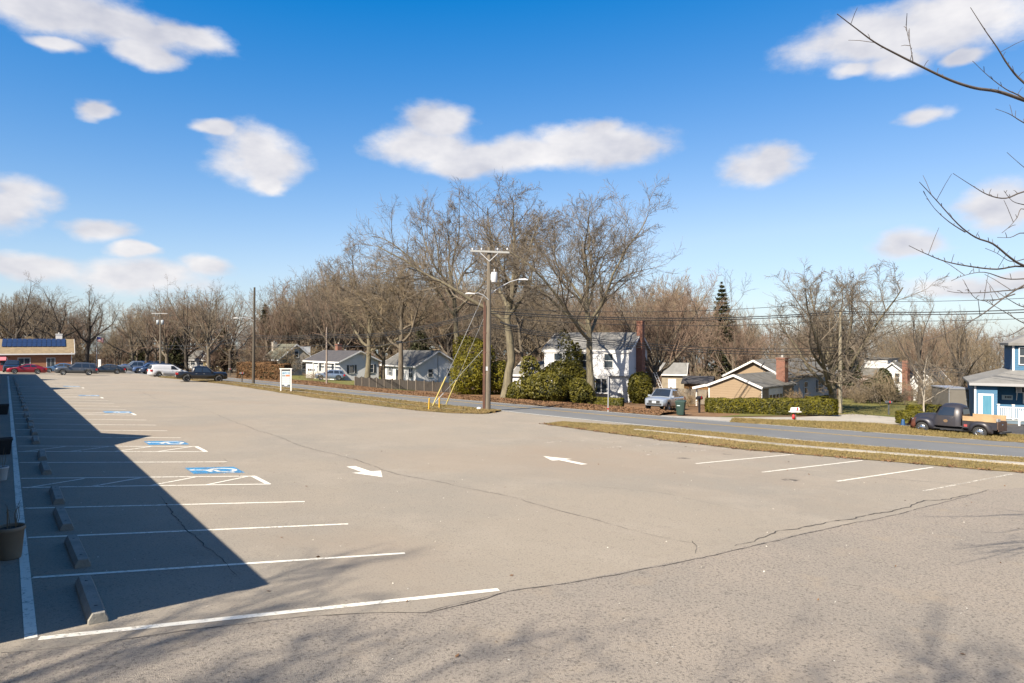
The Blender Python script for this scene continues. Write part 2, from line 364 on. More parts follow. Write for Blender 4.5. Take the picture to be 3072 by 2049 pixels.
# verge beside the lot, right of the entrance
vr_a = [S(*q) for q in [(25.0,30.6),(25.2,24),(25.9,18.4),(27.5,14.6),(30.1,9),(34.5,1),(40.5,-10)]]
vr_b = [S(*q) for q in [(27.0,31.0),(31.0,25.6),(32.3,18.8),(33.6,15.2),(36.0,10),(40.3,1.6),(46,-9.5)]]
VR, VRr = bank('grass_verge', vr_a, vr_b, .07, M_grass, seed=1)
def lerp_path(a, b, f): return [tuple(np.array(x)*(1-f)+np.array(y)*f) for x, y in zip(a, b)]
st = smooth_path(lerp_path(vr_a, vr_b, .42)); st = st[5:]
mk = MB()
ks = [(*p, G(*p)) for p in st]
kl = []; kr = []
for i, p in enumerate(st):
    d = Vector(st[min(i+1, len(st)-1)])-Vector(st[max(i-1, 0)]); d.normalize(); q = Vector((-d.y, d.x))*(.30 if i > 3 else .16); c = Vector(p); kl.append(c+q); kr.append(c-q)
mk.grid([[(c.x, c.y, G(c.x, c.y)+z) for c in row] for row, z in ((kl, .02), (kl, .125), (kr, .13), (kr, .02))], 0, False)
tag(mk.build('kerb', M_conc), kind='structure')
# verge beside the lot, left of the entrance
vl_a = [S(*q) for q in [(17.2,108),(19.4,95),(20.7,84),(21.0,70),(21.3,58),(22.2,48),(23.2,41),(25.4,38.4),(27.2,38.9)]]
vl_b = [S(*q) for q in [(19.6,112),(22.9,96),(24.5,84),(25.9,70),(27.0,58),(27.9,48),(28.3,44),(28.7,41),(28.6,40)]]
VL, VLr = bank('grass_verge', vl_a, vl_b, .08, M_grass, seed=2)
st = smooth_path(lerp_path(vl_a, vl_b, .38))[:-9]
ribbon('kerb', st, .2, .125, M_conc, None)['kind'] = 'structure'
# far side: leaf-covered bank along the road
def far_at(p, off): s = interp(FAR, p); return S(s+off, p+off*.35)
ps = [108, 92, 80, 70, 60, 52, 45, 39, 33.5]
FB, FBr = bank('leaf_bank', [far_at(p, .05) for p in ps], [far_at(p, w) for p, w in zip(ps, [5, 6, 5, 4.2, 3.8, 4.6, 5, 5.4, 4.6])], .16, M_leaf, seed=3)
sheet('lawn', [S(*q) for q in [(37,128),(33,110),(35.4,95),(35.6,83),(36,72),(44,66),(60,64),(64,100),(62,132)]], -.012, M_lawn)
sheet('leafy_yard', [P(*q) for q in [(1240,1187),(1460,1199),(1640,1217),(1860,1235),(2120,1254),(2220,1243),(2180,1205),(1900,1180),(1500,1160),(1250,1160)]], -.008, M_leaf)
sheet('lawn', [P(*q) for q in [(2120,1252),(2500,1240),(2640,1247),(2745,1258),(2860,1262),(3300,1265),(3300,1215),(2700,1190),(2500,1185),(2300,1195),(2120,1210)]], -.01, M_lawn)
# driveway with its apron on the road, island of grass in front of the pickup
sheet('driveway', [P(*q) for q in [(1760,1231),(1900,1242),(2060,1249),(2190,1252),(2400,1251),(2500,1246),(2555,1241),(2640,1248),(2740,1257),(2860,1263),(2760,1272),(2640,1273),(2400,1272),(2190,1268),(2000,1250.5)]], .002, M_conc)
dr = sheet('driveway', [P(*q) for q in [(2690,1276),(2780,1262),(2900,1266),(2990,1275),(3072,1273),(3400,1275),(3400,1330),(3200,1322),(3072,1312),(2960,1301),(2830,1301),(2720,1292)]], .008, M_black)
is_a = [P(*q) for q in [(2190,1266.5),(2300,1274),(2450,1285),(2600,1296),(2760,1307),(2900,1317),(3072,1329),(3300,1345),(3500,1359)]]
is_b = [P(*q) for q in [(2215,1262),(2310,1266),(2450,1269),(2600,1273),(2720,1285),(2850,1299),(3000,1307),(3200,1322),(3400,1336)]]
IS, ISr = bank('grass_verge', is_a, is_b, .17, M_grass, seed=4)

# ---------------------------------------------------------------- parking markings
def stall(s1, p1, s2, p2, w=.10, m=M_paint, name='stall_line', off=.006): return ribbon(name, [S(s1, p1), S(s2, p2)], w, off, m, lot)
ribbon('kerb_line', [S(.245-.0012*p, p) for p in range(10, 112, 6)], .13, .006, M_paint, lot)
def dp(p): return float(np.interp(p, [10, 12.6, 15.4, 18.2, 21, 30, 110], [1.43, 1.64, 1.83, 2.09, 2.22, 2.45, 3.1]))
lines = [9.95, 12.65, 15.37, 18.23, 20.99, 22.47, 25.62, 28.4, 30.02, 33.14, 36.14, 38.97, 41.89, 45.11, 46.5, 49.4, 52.3, 55.2, 58.1, 61.0, 62.4, 65.3, 68.2, 71.1, 74, 76.9, 78.3, 81.2, 84.1, 87, 89.9, 92.8, 95.7, 98.6, 101.5]
hatch = {20.99, 28.4, 45.11, 61.0, 76.9}
stalls = []
for i, p in enumerate(lines):
    e = 6.05 if i == 0 else 5.75
    stall(.31, p, e, p-dp(p), .125 if i == 0 else .095)
    if i+1 < len(lines):
        q = lines[i+1]
        if p in hatch:
            stall(e-.05, p-dp(p), e-.05, q-dp(q)+.0, .14, name='hatch_line', off=.007)
            k = 4
            for j in range(k):
                a, b = .4+(e-.6)*j/k, .4+(e-.6)*(j+1)/k
                stall(a, p-dp(p)*a/e+.05, b, q-dp(q)*b/e-.05, .085, name='hatch_line', off=.0075)
        else: stalls.append((p, q))
for (s1, s2, p) in [(20.3,26.9,16.1),(20.8,27.6,13.7),(21.4,28.3,11.4)]: stall(s1, p, s2, p-.05, .10)
stall(22.2, 9.15, 29.3, 9.12, .09, M_paint2)
for (s1, s2, p) in [(20.0,26.0,18.6),(19.6,25.2,21.0),(19.2,25.0,23.5)]: stall(s1, p, s2, p, .085, M_faded)
for a, b in [((1345,1284),(1640,1277)),((1290,1250),(1400,1249)),((1420,1267),(1530,1265)),((1060,1237),(1250,1238)),((1000,1215),(1110,1218)),((960,1205),(1050,1207))]:
    ribbon('stall_line', [P(*a), P(*b)], .1, .006, M_faded, lot)
def arrow(s, p, sg):
    q = [(-.15,1.15),(-.15,-.05),(-.48,-.05),(0,-1.15),(.48,-.05),(.15,-.05),(.15,1.15)]
    MB().poly([(*S(s+a*sg, p+b*sg), G(*S(s+a*sg, p+b*sg))+.006) for a, b in (q if sg > 0 else q)]).build('arrow', M_paint, lot)
arrow(8.9, 19.6, 1); arrow(16.3, 18.9, -1)
def access_symbol(s0, p0):
    sk = .3
    def T(a, b, z): x, y = S(s0+a, p0+b-sk*a); return (x, y, G(x, y)+z)
    o = MB().poly([T(-.66,-.62,.006),T(.66,-.62,.006),T(.66,.62,.006),T(-.66,.62,.006)]).build('accessible_bay_symbol', M_blue, lot)
    mb = MB()
    def stroke(a, b, w=.11):
        d = Vector((b[0]-a[0], b[1]-a[1])).normalized(); n = (-d.y*w/2, d.x*w/2)
        mb.poly([T(a[0]+n[0],a[1]+n[1],.009),T(b[0]+n[0],b[1]+n[1],.009),T(b[0]-n[0],b[1]-n[1],.009),T(a[0]-n[0],a[1]-n[1],.009)])
    for k in range(15):                        # wheel
        t0, t1 = [math.radians(-60+q*17) for q in (k, k+1)]; c = (.22, 0)
        mb.poly([T(c[0]+r*math.cos(t), c[1]+r*math.sin(t), .009) for r, t in ((.27,t0),(.38,t0),(.38,t1),(.27,t1))])
    mb.poly([T(-.55+.09*math.cos(k*.785), .12+.09*math.sin(k*.785), .009) for k in range(8)])
    stroke((-.46,.1),(.02,.02)); stroke((-.2,.06),(-.14,-.28)); stroke((.02,.06),(.06,-.33)); stroke((.03,-.3),(.42,-.5))
    mb.build('wheelchair_mark', M_paint, o)
for q in [(5.0,21.75),(4.95,29.15),(5.1,44.9),(5.1,62.0),(5.0,78)]: access_symbol(*q)
# cracks: narrow open joints that wander
def crack(pts, w, seed, jit=.035):
    r = np.random.default_rng(seed); path = []
    w0 = [P(a*1.30667, b*1.30667) for a, b in pts]
    for a, b in zip(w0, w0[1:]):
        n = max(2, int(math.dist(a, b)/.16)); n = min(n, 90)
        for i in range(n): t = i/n; path.append((a[0]*(1-t)+b[0]*t, a[1]*(1-t)+b[1]*t))
    path.append(w0[-1]); n = len(path); nz = np.cumsum(r.normal(0, jit, (n, 2)), 0); nz -= np.linspace(0, 1, n)[:, None]*nz[-1]
    path = [(p[0]+e[0]*.6, p[1]+e[1]*.6) for p, e in zip(path, nz)]
    ribbon('crack', path, w, .0085, M_crack, lot, [w*abs(r.normal(.75, .35)) * (.35 + .65*min(1, 4*min(i, n-1-i)/n)) for i in range(n)])
crack(SEAM, .03, 1, .02)
crack([(965,1410),(1000,1402),(1080,1380),(1150,1362)], .013, 8)
crack([(1690,1254),(1850,1215),(1990,1189),(2120,1162),(2265,1127)], .04, 9, .05)
crack([(365,1135),(400,1185),(450,1240),(505,1280),(545,1322)], .02, 2)
crack([(470,940),(600,990),(720,1030),(830,1060),(905,1085),(1010,1105),(1180,1140),(1270,1170),(1400,1205),(1550,1240),(1640,1255)], .022, 3)
crack([(1780,1076),(1900,1085),(2060,1100),(2150,1107),(2265,1121)], .022, 4)
crack([(1590,1240),(1602,1258),(1596,1272)], .02, 5, .05)
crack([(1120,1110),(1330,1115),(1500,1130),(1700,1170)], .012, 6)
crack([(1290,1000),(1420,1012),(1600,1030),(1760,1050)], .014, 7)
crack([(505,1070),(520,1060),(510,1052)], .016, 11)
crack([(300,890),(360,915),(470,945)], .02, 12)
M_oil = paintm('oil_stain', (.09,.077,.064), .7, 5, .55, .9)
for u, v, r0 in ((2050,1375,.2),(2180,1363,.17),(2370,1440,.2)):
    x, y = P(u, v); MB().poly([(x+r0*(1+.3*math.sin(k*2.3+u))*math.cos(k*.449)*1.3, y+r0*(1+.3*math.sin(k*1.7+v))*math.sin(k*.449), G(x+r0*(1+.3*math.sin(k*2.3+u))*math.cos(k*.449)*1.3, y+r0*(1+.3*math.sin(k*1.7+v))*math.sin(k*.449))+.0055) for k in range(14)]).build('oil_stain', M_oil, lot)
# ---------------------------------------------------------------- wheel stops
M_stop = mat('wheel_stop_concrete', (.24,.225,.19), .9, scale=5, col2=(.17,.158,.135), bump=.25, bscale=30)
M_hole = mat('steel_pin', (.03,.03,.03), .7)
def stop_proto():
    prof = [(-.115,0),(.115,0),(.115,.05),(.07,.135),(-.07,.135),(-.115,.05)]; Lh = .91
    mb = MB(); rows = [(-Lh, .93, .0), (-Lh+.03, 1, .0), (Lh-.03, 1, 0), (Lh, .93, 0)]
    vs = []
    for y, k, _ in rows: vs += [(x*k, y, z*(k if z > 0 else 1)) for x, z in prof]
    fs = [(i*6+j, i*6+(j+1) % 6, (i+1)*6+(j+1) % 6, (i+1)*6+j) for i in range(3) for j in range(6)]+[tuple(range(6))[::-1], tuple(range(18, 24))]
    mb.add(vs, fs); o = mb.build('concrete_body', M_stop)
    pins = []
    for y in (-.6, .6):
        q = MB().lathe([(.022,.1365),(.022,.1375),(0,.1375)], 8, at=(0, y, 0)).build('steel_pin', M_hole); pins.append(q)
    return o, pins
_sb, _sp = stop_proto()
for i, (a, b) in enumerate(stalls):
    pc = (a+b)/2-.28; x, y = S(.98-.003*pc+(.02 if i % 2 else -.02), pc+rnd.uniform(-.06, .06))
    ORD = ['nearest', 'second', 'third', 'fourth', 'fifth', 'sixth', 'seventh', 'eighth', 'ninth', 'tenth', 'eleventh', 'twelfth', 'thirteenth', 'fourteenth', 'fifteenth']
    far_ = i >= 12
    lab = ('nearest concrete wheel stop, its near end in the sun' if i == 0 else f'{ORD[i]} concrete wheel stop from the camera, in the shaded parking row') if not far_ else 'small far-off concrete wheel stop at the end of the shaded row'
    e = empty('wheel_stop', x, y, rz=math.radians(36.5+rnd.uniform(-1.2, 1.2)), label=lab, cat='wheel stop', group='far wheel stops of the row' if far_ else 'wheel stops along the building', tilt=True)
    for q in ([_sb]+_sp):
        c = q if i == 0 else q.copy()
        if i: COL.objects.link(c)
        c.parent = e
# ---------------------------------------------------------------- trees
M_bark = mat('grey_bark', (.145,.118,.082), .95, scale=3, col2=(.07,.056,.04), bump=.8, bscale=14, stretch=(3,3,.5))
M_bark_y = mat('lichened_bark', (.165,.142,.088), .95, scale=2, col2=(.075,.062,.043), bump=.8, bscale=14, stretch=(3,3,.5))
M_bark_d = mat('dark_bark', (.07,.057,.043), .95, scale=3, col2=(.035,.028,.022), bump=.7, bscale=14, stretch=(3,3,.5))
M_twig = mat('grey_twigs', (.14,.113,.08), .95, scale=.6, col2=(.075,.059,.043))
M_twig_r = mat('reddish_twigs', (.175,.118,.08), .95, scale=.5, col2=(.115,.077,.054))
M_twig_b = mat('brown_twigs', (.19,.145,.088), .95, scale=.5, col2=(.115,.087,.054))
M_birch = mat('pale_birch_bark', (.34,.3,.24), .9, scale=6, col2=(.2,.17,.13))
def unit(a): return a/np.maximum(np.linalg.norm(a, axis=-1, keepdims=True), 1e-9)
def grow(r, start, d, length, K, crook, up, sag=0):
    """polylines: start (M,3), direction (M,3), length (M,)"""
    M = len(start); pts = np.zeros((M, K, 3)); pts[:, 0] = start; d = unit(d); step = (length/(K-1))[:, None]
    for k in range(1, K):
        d = unit(d + r.normal(0, crook, (M, 3)) + np.array([0, 0, up]))
        pts[:, k] = pts[:, k-1] + d*step
    return pts
def sprout(r, pts, rad, n, f0, f1, ang, lr, K, crook, up, rr, tip, taper=.7, rmin=.004, ordered=False):
    M, Kp, _ = pts.shape
    f = (np.linspace(f0, f1, n)[None]+r.uniform(-.5, .5, (M, n))*(f1-f0)/n).clip(.02, 1); idx = f*(Kp-1); i0 = np.minimum(idx.astype(int), Kp-2); w = (idx-i0)[..., None]
    m = np.arange(M)[:, None]; a = pts[m, i0]; b = pts[m, i0+1]; s = a*(1-w)+b*w; t = unit(b-a)
    R = rad[m, i0]*(1-w[..., 0])+rad[m, i0+1]*w[..., 0]
    plen = np.linalg.norm(np.diff(pts, axis=1), axis=2).sum(1)[:, None]
    rv = r.normal(size=(M, n, 3)); side = unit(np.cross(t, rv)); A = np.radians(np.linspace(ang[1], ang[0], n)[None]+r.uniform(-9, 9, (M, n)) if ordered else r.uniform(ang[0], ang[1], (M, n)))[..., None]
    if ordered: g = np.arange(n)*2.4+r.uniform(0, 6); hd = np.stack([np.cos(g), np.sin(g), 0*g], -1)[None]; side = unit(hd-t*(hd*t).sum(-1, keepdims=True))
    d = t*np.cos(A)+side*np.sin(A)
    ln = plen*lr*(1-taper*(f-f0)/max(f1-f0, .01)*.8)*r.uniform(.65, 1.25, (M, n))
    p = grow(r, s.reshape(-1, 3), d.reshape(-1, 3), ln.ravel(), K, crook, up)
    r0 = np.maximum(np.minimum(R*rr, R*.95), rmin).ravel()
    tp = np.linspace(1, tip, K)[None]; return p, np.maximum(r0[:, None]*tp, rmin*.8)
def tubes(pts, rad, n):
    M, K, _ = pts.shape; T = unit(np.gradient(pts, axis=1)); ref = np.where(np.abs(T[:, :1, 2:3]) > .8, np.array([[[1., 0, 0]]]), np.array([[[0, 0, 1.]]]))
    X = unit(np.cross(T, np.broadcast_to(ref, T.shape))); Y = np.cross(T, X); a = np.arange(n)*2*np.pi/n
    V = pts[:, :, None]+(X[:, :, None]*np.cos(a)[None, None, :, None]+Y[:, :, None]*np.sin(a)[None, None, :, None])*rad[:, :, None, None]
    m, k, j = np.meshgrid(np.arange(M), np.arange(K-1), np.arange(n), indexing='ij'); j1 = (j+1) % n
    q = lambda kk, jj: (m*K+kk)*n+jj
    return V.reshape(-1, 3), np.stack([q(k, j), q(k, j1), q(k+1, j1), q(k+1, j)], -1).reshape(-1, 4)
def cat_parts(parts):
    V = []; Fc = []; o = 0
    for v, f in parts: V.append(v); Fc.append(f+o); o += len(v)
    return np.concatenate(V), np.concatenate(Fc)
def bare_tree(seed, H, width, r0, trunk=.55, fork=.25, nl=7, ang=(25, 55), counts=(9, 9, 7), crook=.10, up=.05, lean=(0, 0), tcrook=.03, lr=(.85, .52, .52, .55), twig=.008, bend=None, k4=3, flare=1.45):
    r = np.random.default_rng(seed); K = 11
    d0 = np.array([[lean[0], lean[1], 1.]])
    if bend is None: t = grow(r, np.zeros((1, 3)), d0, np.array([H*trunk]), K, tcrook, .02)
    else:
        b = np.array(bend, float); q = np.linspace(0, 1, K); t = np.stack([np.interp(q, b[:, 2], b[:, 0]), np.interp(q, b[:, 2], b[:, 1]), q*H*trunk], -1)[None]
        t[0, :, :2] += r.normal(0, .03, (K, 2))
    tr = (r0*np.linspace(1, .5, K))[None].copy(); tr[0, 0] *= flare; tr[0, 1] *= 1+(flare-1)*.25
    ff = fork/trunk
    l1, q1 = sprout(r, t, tr, nl, ff, 1.0, ang, lr[0]*(H*(1-.55*trunk))/(H*trunk), 11, crook, up, .68, .2, taper=.45, ordered=True)
    l2, q2 = sprout(r, l1, q1, counts[0], .22, 1.0, (28, 62), lr[1], 8, crook*1.3, up*.7, .58, .22, taper=.55, rmin=twig*1.5)
    l3, q3 = sprout(r, l2, q2, counts[1], .12, 1.0, (28, 65), lr[2], 6, crook*1.5, up*.6, .5, .35, taper=.5, rmin=twig*1.15)
    l4, q4 = sprout(r, l3, q3, counts[2], .1, 1.0, (25, 60), lr[3], k4, crook*1.6, up*1.0, .5, .5, taper=.4, rmin=twig)
    allp = [t, l1, l2, l3, l4]; zmax = max(a[..., 2].max() for a in allp); k = H/zmax
    xy = np.concatenate([a[..., :2].reshape(-1, 2) for a in (l3, l4)])-t[0, -1, :2]; wk = width/2/np.percentile(np.linalg.norm(xy, axis=1), 88)
    def fit(a):
        a = a.copy(); a[..., 2] *= k; z = a[..., 2:3]/H; blend = np.clip((z-fork*.6)/.25, 0, 1); c = np.array([np.interp(a[..., 2], t[0, :, 2]*k, t[0, :, i]) for i in range(2)]); c = np.moveaxis(c, 0, -1)
        a[..., :2] = c+(a[..., :2]-c)*(1+(wk-1)*blend); return a
    allp = [fit(a) for a in allp]
    trunk_m = cat_parts([tubes(allp[0], tr, 12), tubes(allp[1], q1, 7)])
    crown_m = cat_parts([tubes(allp[2], q2, 5), tubes(allp[3], q3, 4), tubes(allp[4], q4, 3)])
    return trunk_m, crown_m
TREE_GROUP = 'bare trees'
def place_tree(name, label, u, t, vtop, width, seed, bark, twigm, group=None, vbase=None, **k):
    x, y = XY(u, t); H = hp(u, vtop, t)
    (tv, tf), (cv, cf) = bare_tree(seed, H, width, **k)
    e = empty(name, x, y, G(x, y)-.12, label=label, cat='tree', group=group)
    link('trunk', npmesh('trunk', tv, tf, bark, smooth=True), e); link('crown', npmesh('crown', cv, cf, twigm), e); return e

place_tree('bare_tree', 'tallest bare tree with a crooked, twisted trunk just right of the utility pole', 1519, 69, 478, 15.5, 11, M_bark_y, M_twig, r0=.47, trunk=.62, fork=.36, nl=9, ang=(18, 50), counts=(11, 11, 9), crook=.13, up=.03, twig=.011, bend=[(0,0,0),(.1,0,.1),(.25,0,.2),(.55,0,.32),(.35,.1,.42),(.05,.2,.6),(.5,.3,.8),(.9,.3,1)])
place_tree('bare_tree', 'wide bare oak with a thick straight trunk in front of the white colonial house', 1775, 61, 535, 16.5, 22, M_bark_y, M_twig, r0=.37, trunk=.5, fork=.3, nl=9, ang=(28, 66), counts=(11, 11, 9), crook=.135, up=.035, twig=.010, flare=1.8)
place_tree('bare_tree', 'tall bare tree with a dark upper trunk behind the left evergreen bushes', 1374, 84, 555, 16.5, 33, M_bark_y, M_twig, r0=.40, trunk=.6, fork=.36, nl=8, ang=(25, 60), counts=(11, 10, 9), crook=.13, up=.035, twig=.012, bend=[(0,0,0),(-.1,0,.4),(-.5,0,.8),(-1.0,0,1)])
place_tree('bare_tree', 'broad bare tree with a thick trunk before the dark-roofed white house', 1101, 94, 700, 15, 44, M_bark_y, M_twig, r0=.42, trunk=.5, fork=.24, nl=9, ang=(28, 70), counts=(10, 10, 8), crook=.13, up=.035, twig=.012)
place_tree('bare_tree', 'slim bare tree standing against the white ranch house wall behind the fence', 1150, 96, 790, 10, 45, M_bark, M_twig_b, r0=.3, trunk=.55, fork=.2, nl=7, ang=(25, 60), counts=(8, 7, 6), crook=.12, up=.035)
place_tree('bare_tree', 'bare tree rising out of the leaf bank in front of the dark fence', 1202, 83.5, 735, 12, 46, M_bark, M_twig_b, r0=.36, trunk=.6, fork=.3, nl=9, ang=(25, 65), counts=(10, 9, 8), crook=.13, up=.04, twig=.012)
place_tree('bare_tree', 'thin bare tree between the twisted tree and the big evergreen shrub', 1578, 73, 760, 9, 47, M_bark, M_twig_b, r0=.24, trunk=.65, fork=.3, nl=8, ang=(25, 55), counts=(8, 8, 5), crook=.12, up=.04)
place_tree('bare_maple', 'reddish bare maple with many upright limbs behind the round green bush', 1958, 76, 778, 14.5, 48, M_bark, M_twig_r, r0=.40, trunk=.32, fork=.14, nl=11, ang=(18, 60), counts=(11, 10, 7), crook=.08, up=.065, twig=.011, lr=(1.05, .55, .5, .5))
place_tree('bare_maple', 'vase-shaped bare maple beside the pale utility pole by the long hedge', 2500, 63, 755, 14.5, 49, M_bark_y, M_twig, r0=.40, trunk=.36, fork=.14, nl=12, ang=(14, 58), counts=(11, 11, 8), crook=.08, up=.055, twig=.011, lr=(1.1, .5, .48, .5))
place_tree('bare_tree', 'slender twin-stemmed bare tree behind the white house with the brick chimney', 2762, 84, 868, 5.5, 50, M_bark_d, M_twig, r0=.26, trunk=.6, fork=.25, nl=6, ang=(15, 45), counts=(7, 7, 5), crook=.1, up=.05)
place_tree('bare_tree', 'dark crooked bare tree above the grey trailer', 2875, 72, 905, 8.5, 51, M_bark_d, M_twig, r0=.28, trunk=.45, fork=.18, nl=7, ang=(30, 65), counts=(8, 7, 5), crook=.15, up=.03, lean=(.12, 0))
place_tree('birch_sapling', 'thin pale-stemmed young tree just behind the old pickup', 2773, 50, 1040, 3.2, 52, M_birch, M_twig, r0=.075, trunk=.75, fork=.3, nl=7, ang=(20, 50), counts=(6, 5, 3), crook=.08, up=.05, flare=1.1, twig=.006)
# left distance
LT = [(40,122,805,9,'leaning bare tree at the far left above the brick building roof',(.12,0)),(182,128,828,13,'forked bare tree standing behind the chimney of the brick building',(0,0)),
      (255,132,850,10,'bare tree leaning right at the edge of the wood by the flagpole',(.25,0)),(110,135,850,10,'bare tree between the forked tree and the leaning tree at far left',(0,0))]
for i, (u, t, v, w, lab, ln) in enumerate(LT):
    place_tree('bare_tree', lab, u, t, v, w, 60+i, M_bark_d, M_twig, 'bare trees around the brick building', r0=.42, trunk=.55, fork=.3, nl=7, ang=(22, 58), counts=(8, 8, 6), crook=.11, up=.04, lean=ln)
MT = [(398,140,905,'slim bare tree left of the utility pole with two transformers'),(438,132,880,'double-stemmed bare tree behind the row of parked cars'),(500,128,850,'bare tree behind the white minivan'),
      (560,135,835,'bare tree with a dark trunk behind the gap between minivan and black pickup'),(627,120,822,'big round-crowned bare tree behind the black pickup'),(690,132,850,'bare tree just left of the tall pole at the brown hedge'),
      (845,150,812,'bare tree above the grey cape house'),(925,150,790,'bare tree above the dark roof of the white ranch house'),(1010,140,765,'bare tree behind the slim grey pole')]
for i, (u, t, v, lab) in enumerate(MT):
    place_tree('bare_tree', lab, u, t, v, [8, 9, 10, 11, 14, 11, 13, 13, 12][i], 80+i, [M_bark, M_bark_d][i % 2], [M_twig_b, M_twig, M_twig_r][i % 3], 'bare trees along the road', r0=.36, trunk=.45, fork=.2, nl=9, ang=(20, 55), counts=(8, 8, 6), crook=.09, up=.055, lr=(.95, .5, .48, .5))

# the wood behind: one mass of bare trees and brush
TPL = bpy.data.collections.new('wood_templates')
for i in range(6):
    a, b = bare_tree(200+i, 16., [9, 11, 8, 10, 12, 9][i], r0=.3, trunk=[.45, .35, .6, .5, .3, .55][i], fork=.2, nl=9, ang=(18, 55), counts=(8, 7, 5), crook=.09, up=.06, lr=(.95, .5, .5, .5), twig=.013)
    V, Fc = cat_parts([a, b]); mi = np.r_[np.zeros(len(a[1])), np.ones(len(b[1]))]
    o = bpy.data.objects.new('a_tree%d' % i, npmesh('wood_tree', V, Fc, [[M_bark, M_bark_d][i % 2], [M_twig_b, M_twig, M_twig_r][i % 3]], mi)); TPL.objects.link(o)
for i in range(2):
    a, b = bare_tree(300+i, 4., 4.5, r0=.05, trunk=.2, fork=.02, nl=14, ang=(10, 60), counts=(7, 6, 4), crook=.1, up=.05, lr=(1.3, .5, .5, .5), twig=.011)
    V, Fc = cat_parts([a, b]); o = bpy.data.objects.new('b_brush%d' % i, npmesh('wood_brush', V, Fc, [M_twig_b, M_twig_r][i])); TPL.objects.link(o)
sky_u = [-500, 0, 200, 262, 300, 345, 400, 470, 560, 640, 700, 765, 830, 900, 1000, 1100, 1250, 1500, 1800, 2000, 2130, 2200, 2260, 2330, 2450, 2700, 2800, 3000, 3072, 3600]
sky_v = [840, 840, 852, 890, 985, 955, 890, 862, 835, 825, 865, 915, 825, 790, 752, 752, 765, 775, 775, 780, 832, 895, 915, 905, 905, 915, 900, 930, 940, 930]
def scatter_wood(name, n, seed, tr, fh, idxs, label):
    r = np.random.default_rng(seed); pts = []; idx = []; scl = []; rot = []
    for i in range(n):
        u = r.uniform(-420, 3500); t = r.uniform(*tr)
        if 2050 < u and t > tr[0]: t = tr[0]*.72+(t-tr[0])*.9
        if 740 < u < 1430 and t < 142: t += 24
        x, y = XY(u, t)
        s, p = toSP(x, y)
        if interp(FAR, p)-9 > s > interp(FAR, p)-14 and p < 170: continue
        if s < interp(FAR, min(p, 170))+9 and p < 172 and s > -6: continue
        if -40 < s < 2 and p < 128: continue
        H = fh(u, t, r)
        if H < .8: continue
        pts.append((x, y, G(x, y)-.15)); idx.append(int(r.choice(idxs))); scl.append(H/(16. if idxs[0] < 6 else 4.)); rot.append(r.uniform(0, 6.28))
    me = bpy.data.meshes.new(name); me.from_pydata(pts, [], [])
    for nm, ty, dat in (('idx', 'INT', idx), ('scl', 'FLOAT', scl), ('rot', 'FLOAT', rot)):
        a = me.attributes.new(nm, ty, 'POINT'); a.data.foreach_set('value', dat)
    for m in (M_bark, M_twig): me.materials.append(m)
    o = link(name, me); tag(o, label, 'woodland' if 'wood' in name else 'brush', kind='stuff')
    ng = bpy.data.node_groups.new(name, 'GeometryNodeTree'); ng.interface.new_socket('Geometry', in_out='INPUT', socket_type='NodeSocketGeometry'); ng.interface.new_socket('Geometry', in_out='OUTPUT', socket_type='NodeSocketGeometry')
    N = ng.nodes; L = ng.links; gi = N.new('NodeGroupInput'); go = N.new('NodeGroupOutput')
    ci = N.new('GeometryNodeCollectionInfo'); ci.inputs['Collection'].default_value = TPL; ci.inputs['Separate Children'].default_value = True; ci.inputs['Reset Children'].default_value = True
    ip = N.new('GeometryNodeInstanceOnPoints'); ip.inputs['Pick Instance'].default_value = True
    def at(nm, ty): a = N.new('GeometryNodeInputNamedAttribute'); a.data_type = ty; a.inputs['Name'].default_value = nm; return a.outputs[0]
    cx = N.new('ShaderNodeCombineXYZ'); L.new(at('rot', 'FLOAT'), cx.inputs[2])
    L.new(gi.outputs[0], ip.inputs['Points']); L.new(ci.outputs[0], ip.inputs['Instance']); L.new(at('idx', 'INT'), ip.inputs['Instance Index'])
    L.new(cx.outputs[0], ip.inputs['Rotation']); L.new(at('scl', 'FLOAT'), ip.inputs['Scale']); L.new(ip.outputs[0], go.inputs[0])
    md = o.modifiers.new('scatter', 'NODES'); md.node_group = ng; return o
scatter_wood('bare_wood', 330, 5, (125, 235), lambda u, t, r: hp(u, float(np.interp(u, sky_u, sky_v))+10, t)*r.uniform(.72, 1.0), [0, 1, 2, 3, 4, 5], 'brown mass of bare woodland rising behind the houses')
scatter_wood('wood_brush', 520, 6, (105, 215), lambda u, t, r: r.uniform(2.5, 7.5)*(1 if t > 120 else .6), [6, 7], 'tangled leafless brush under the trees behind the houses')

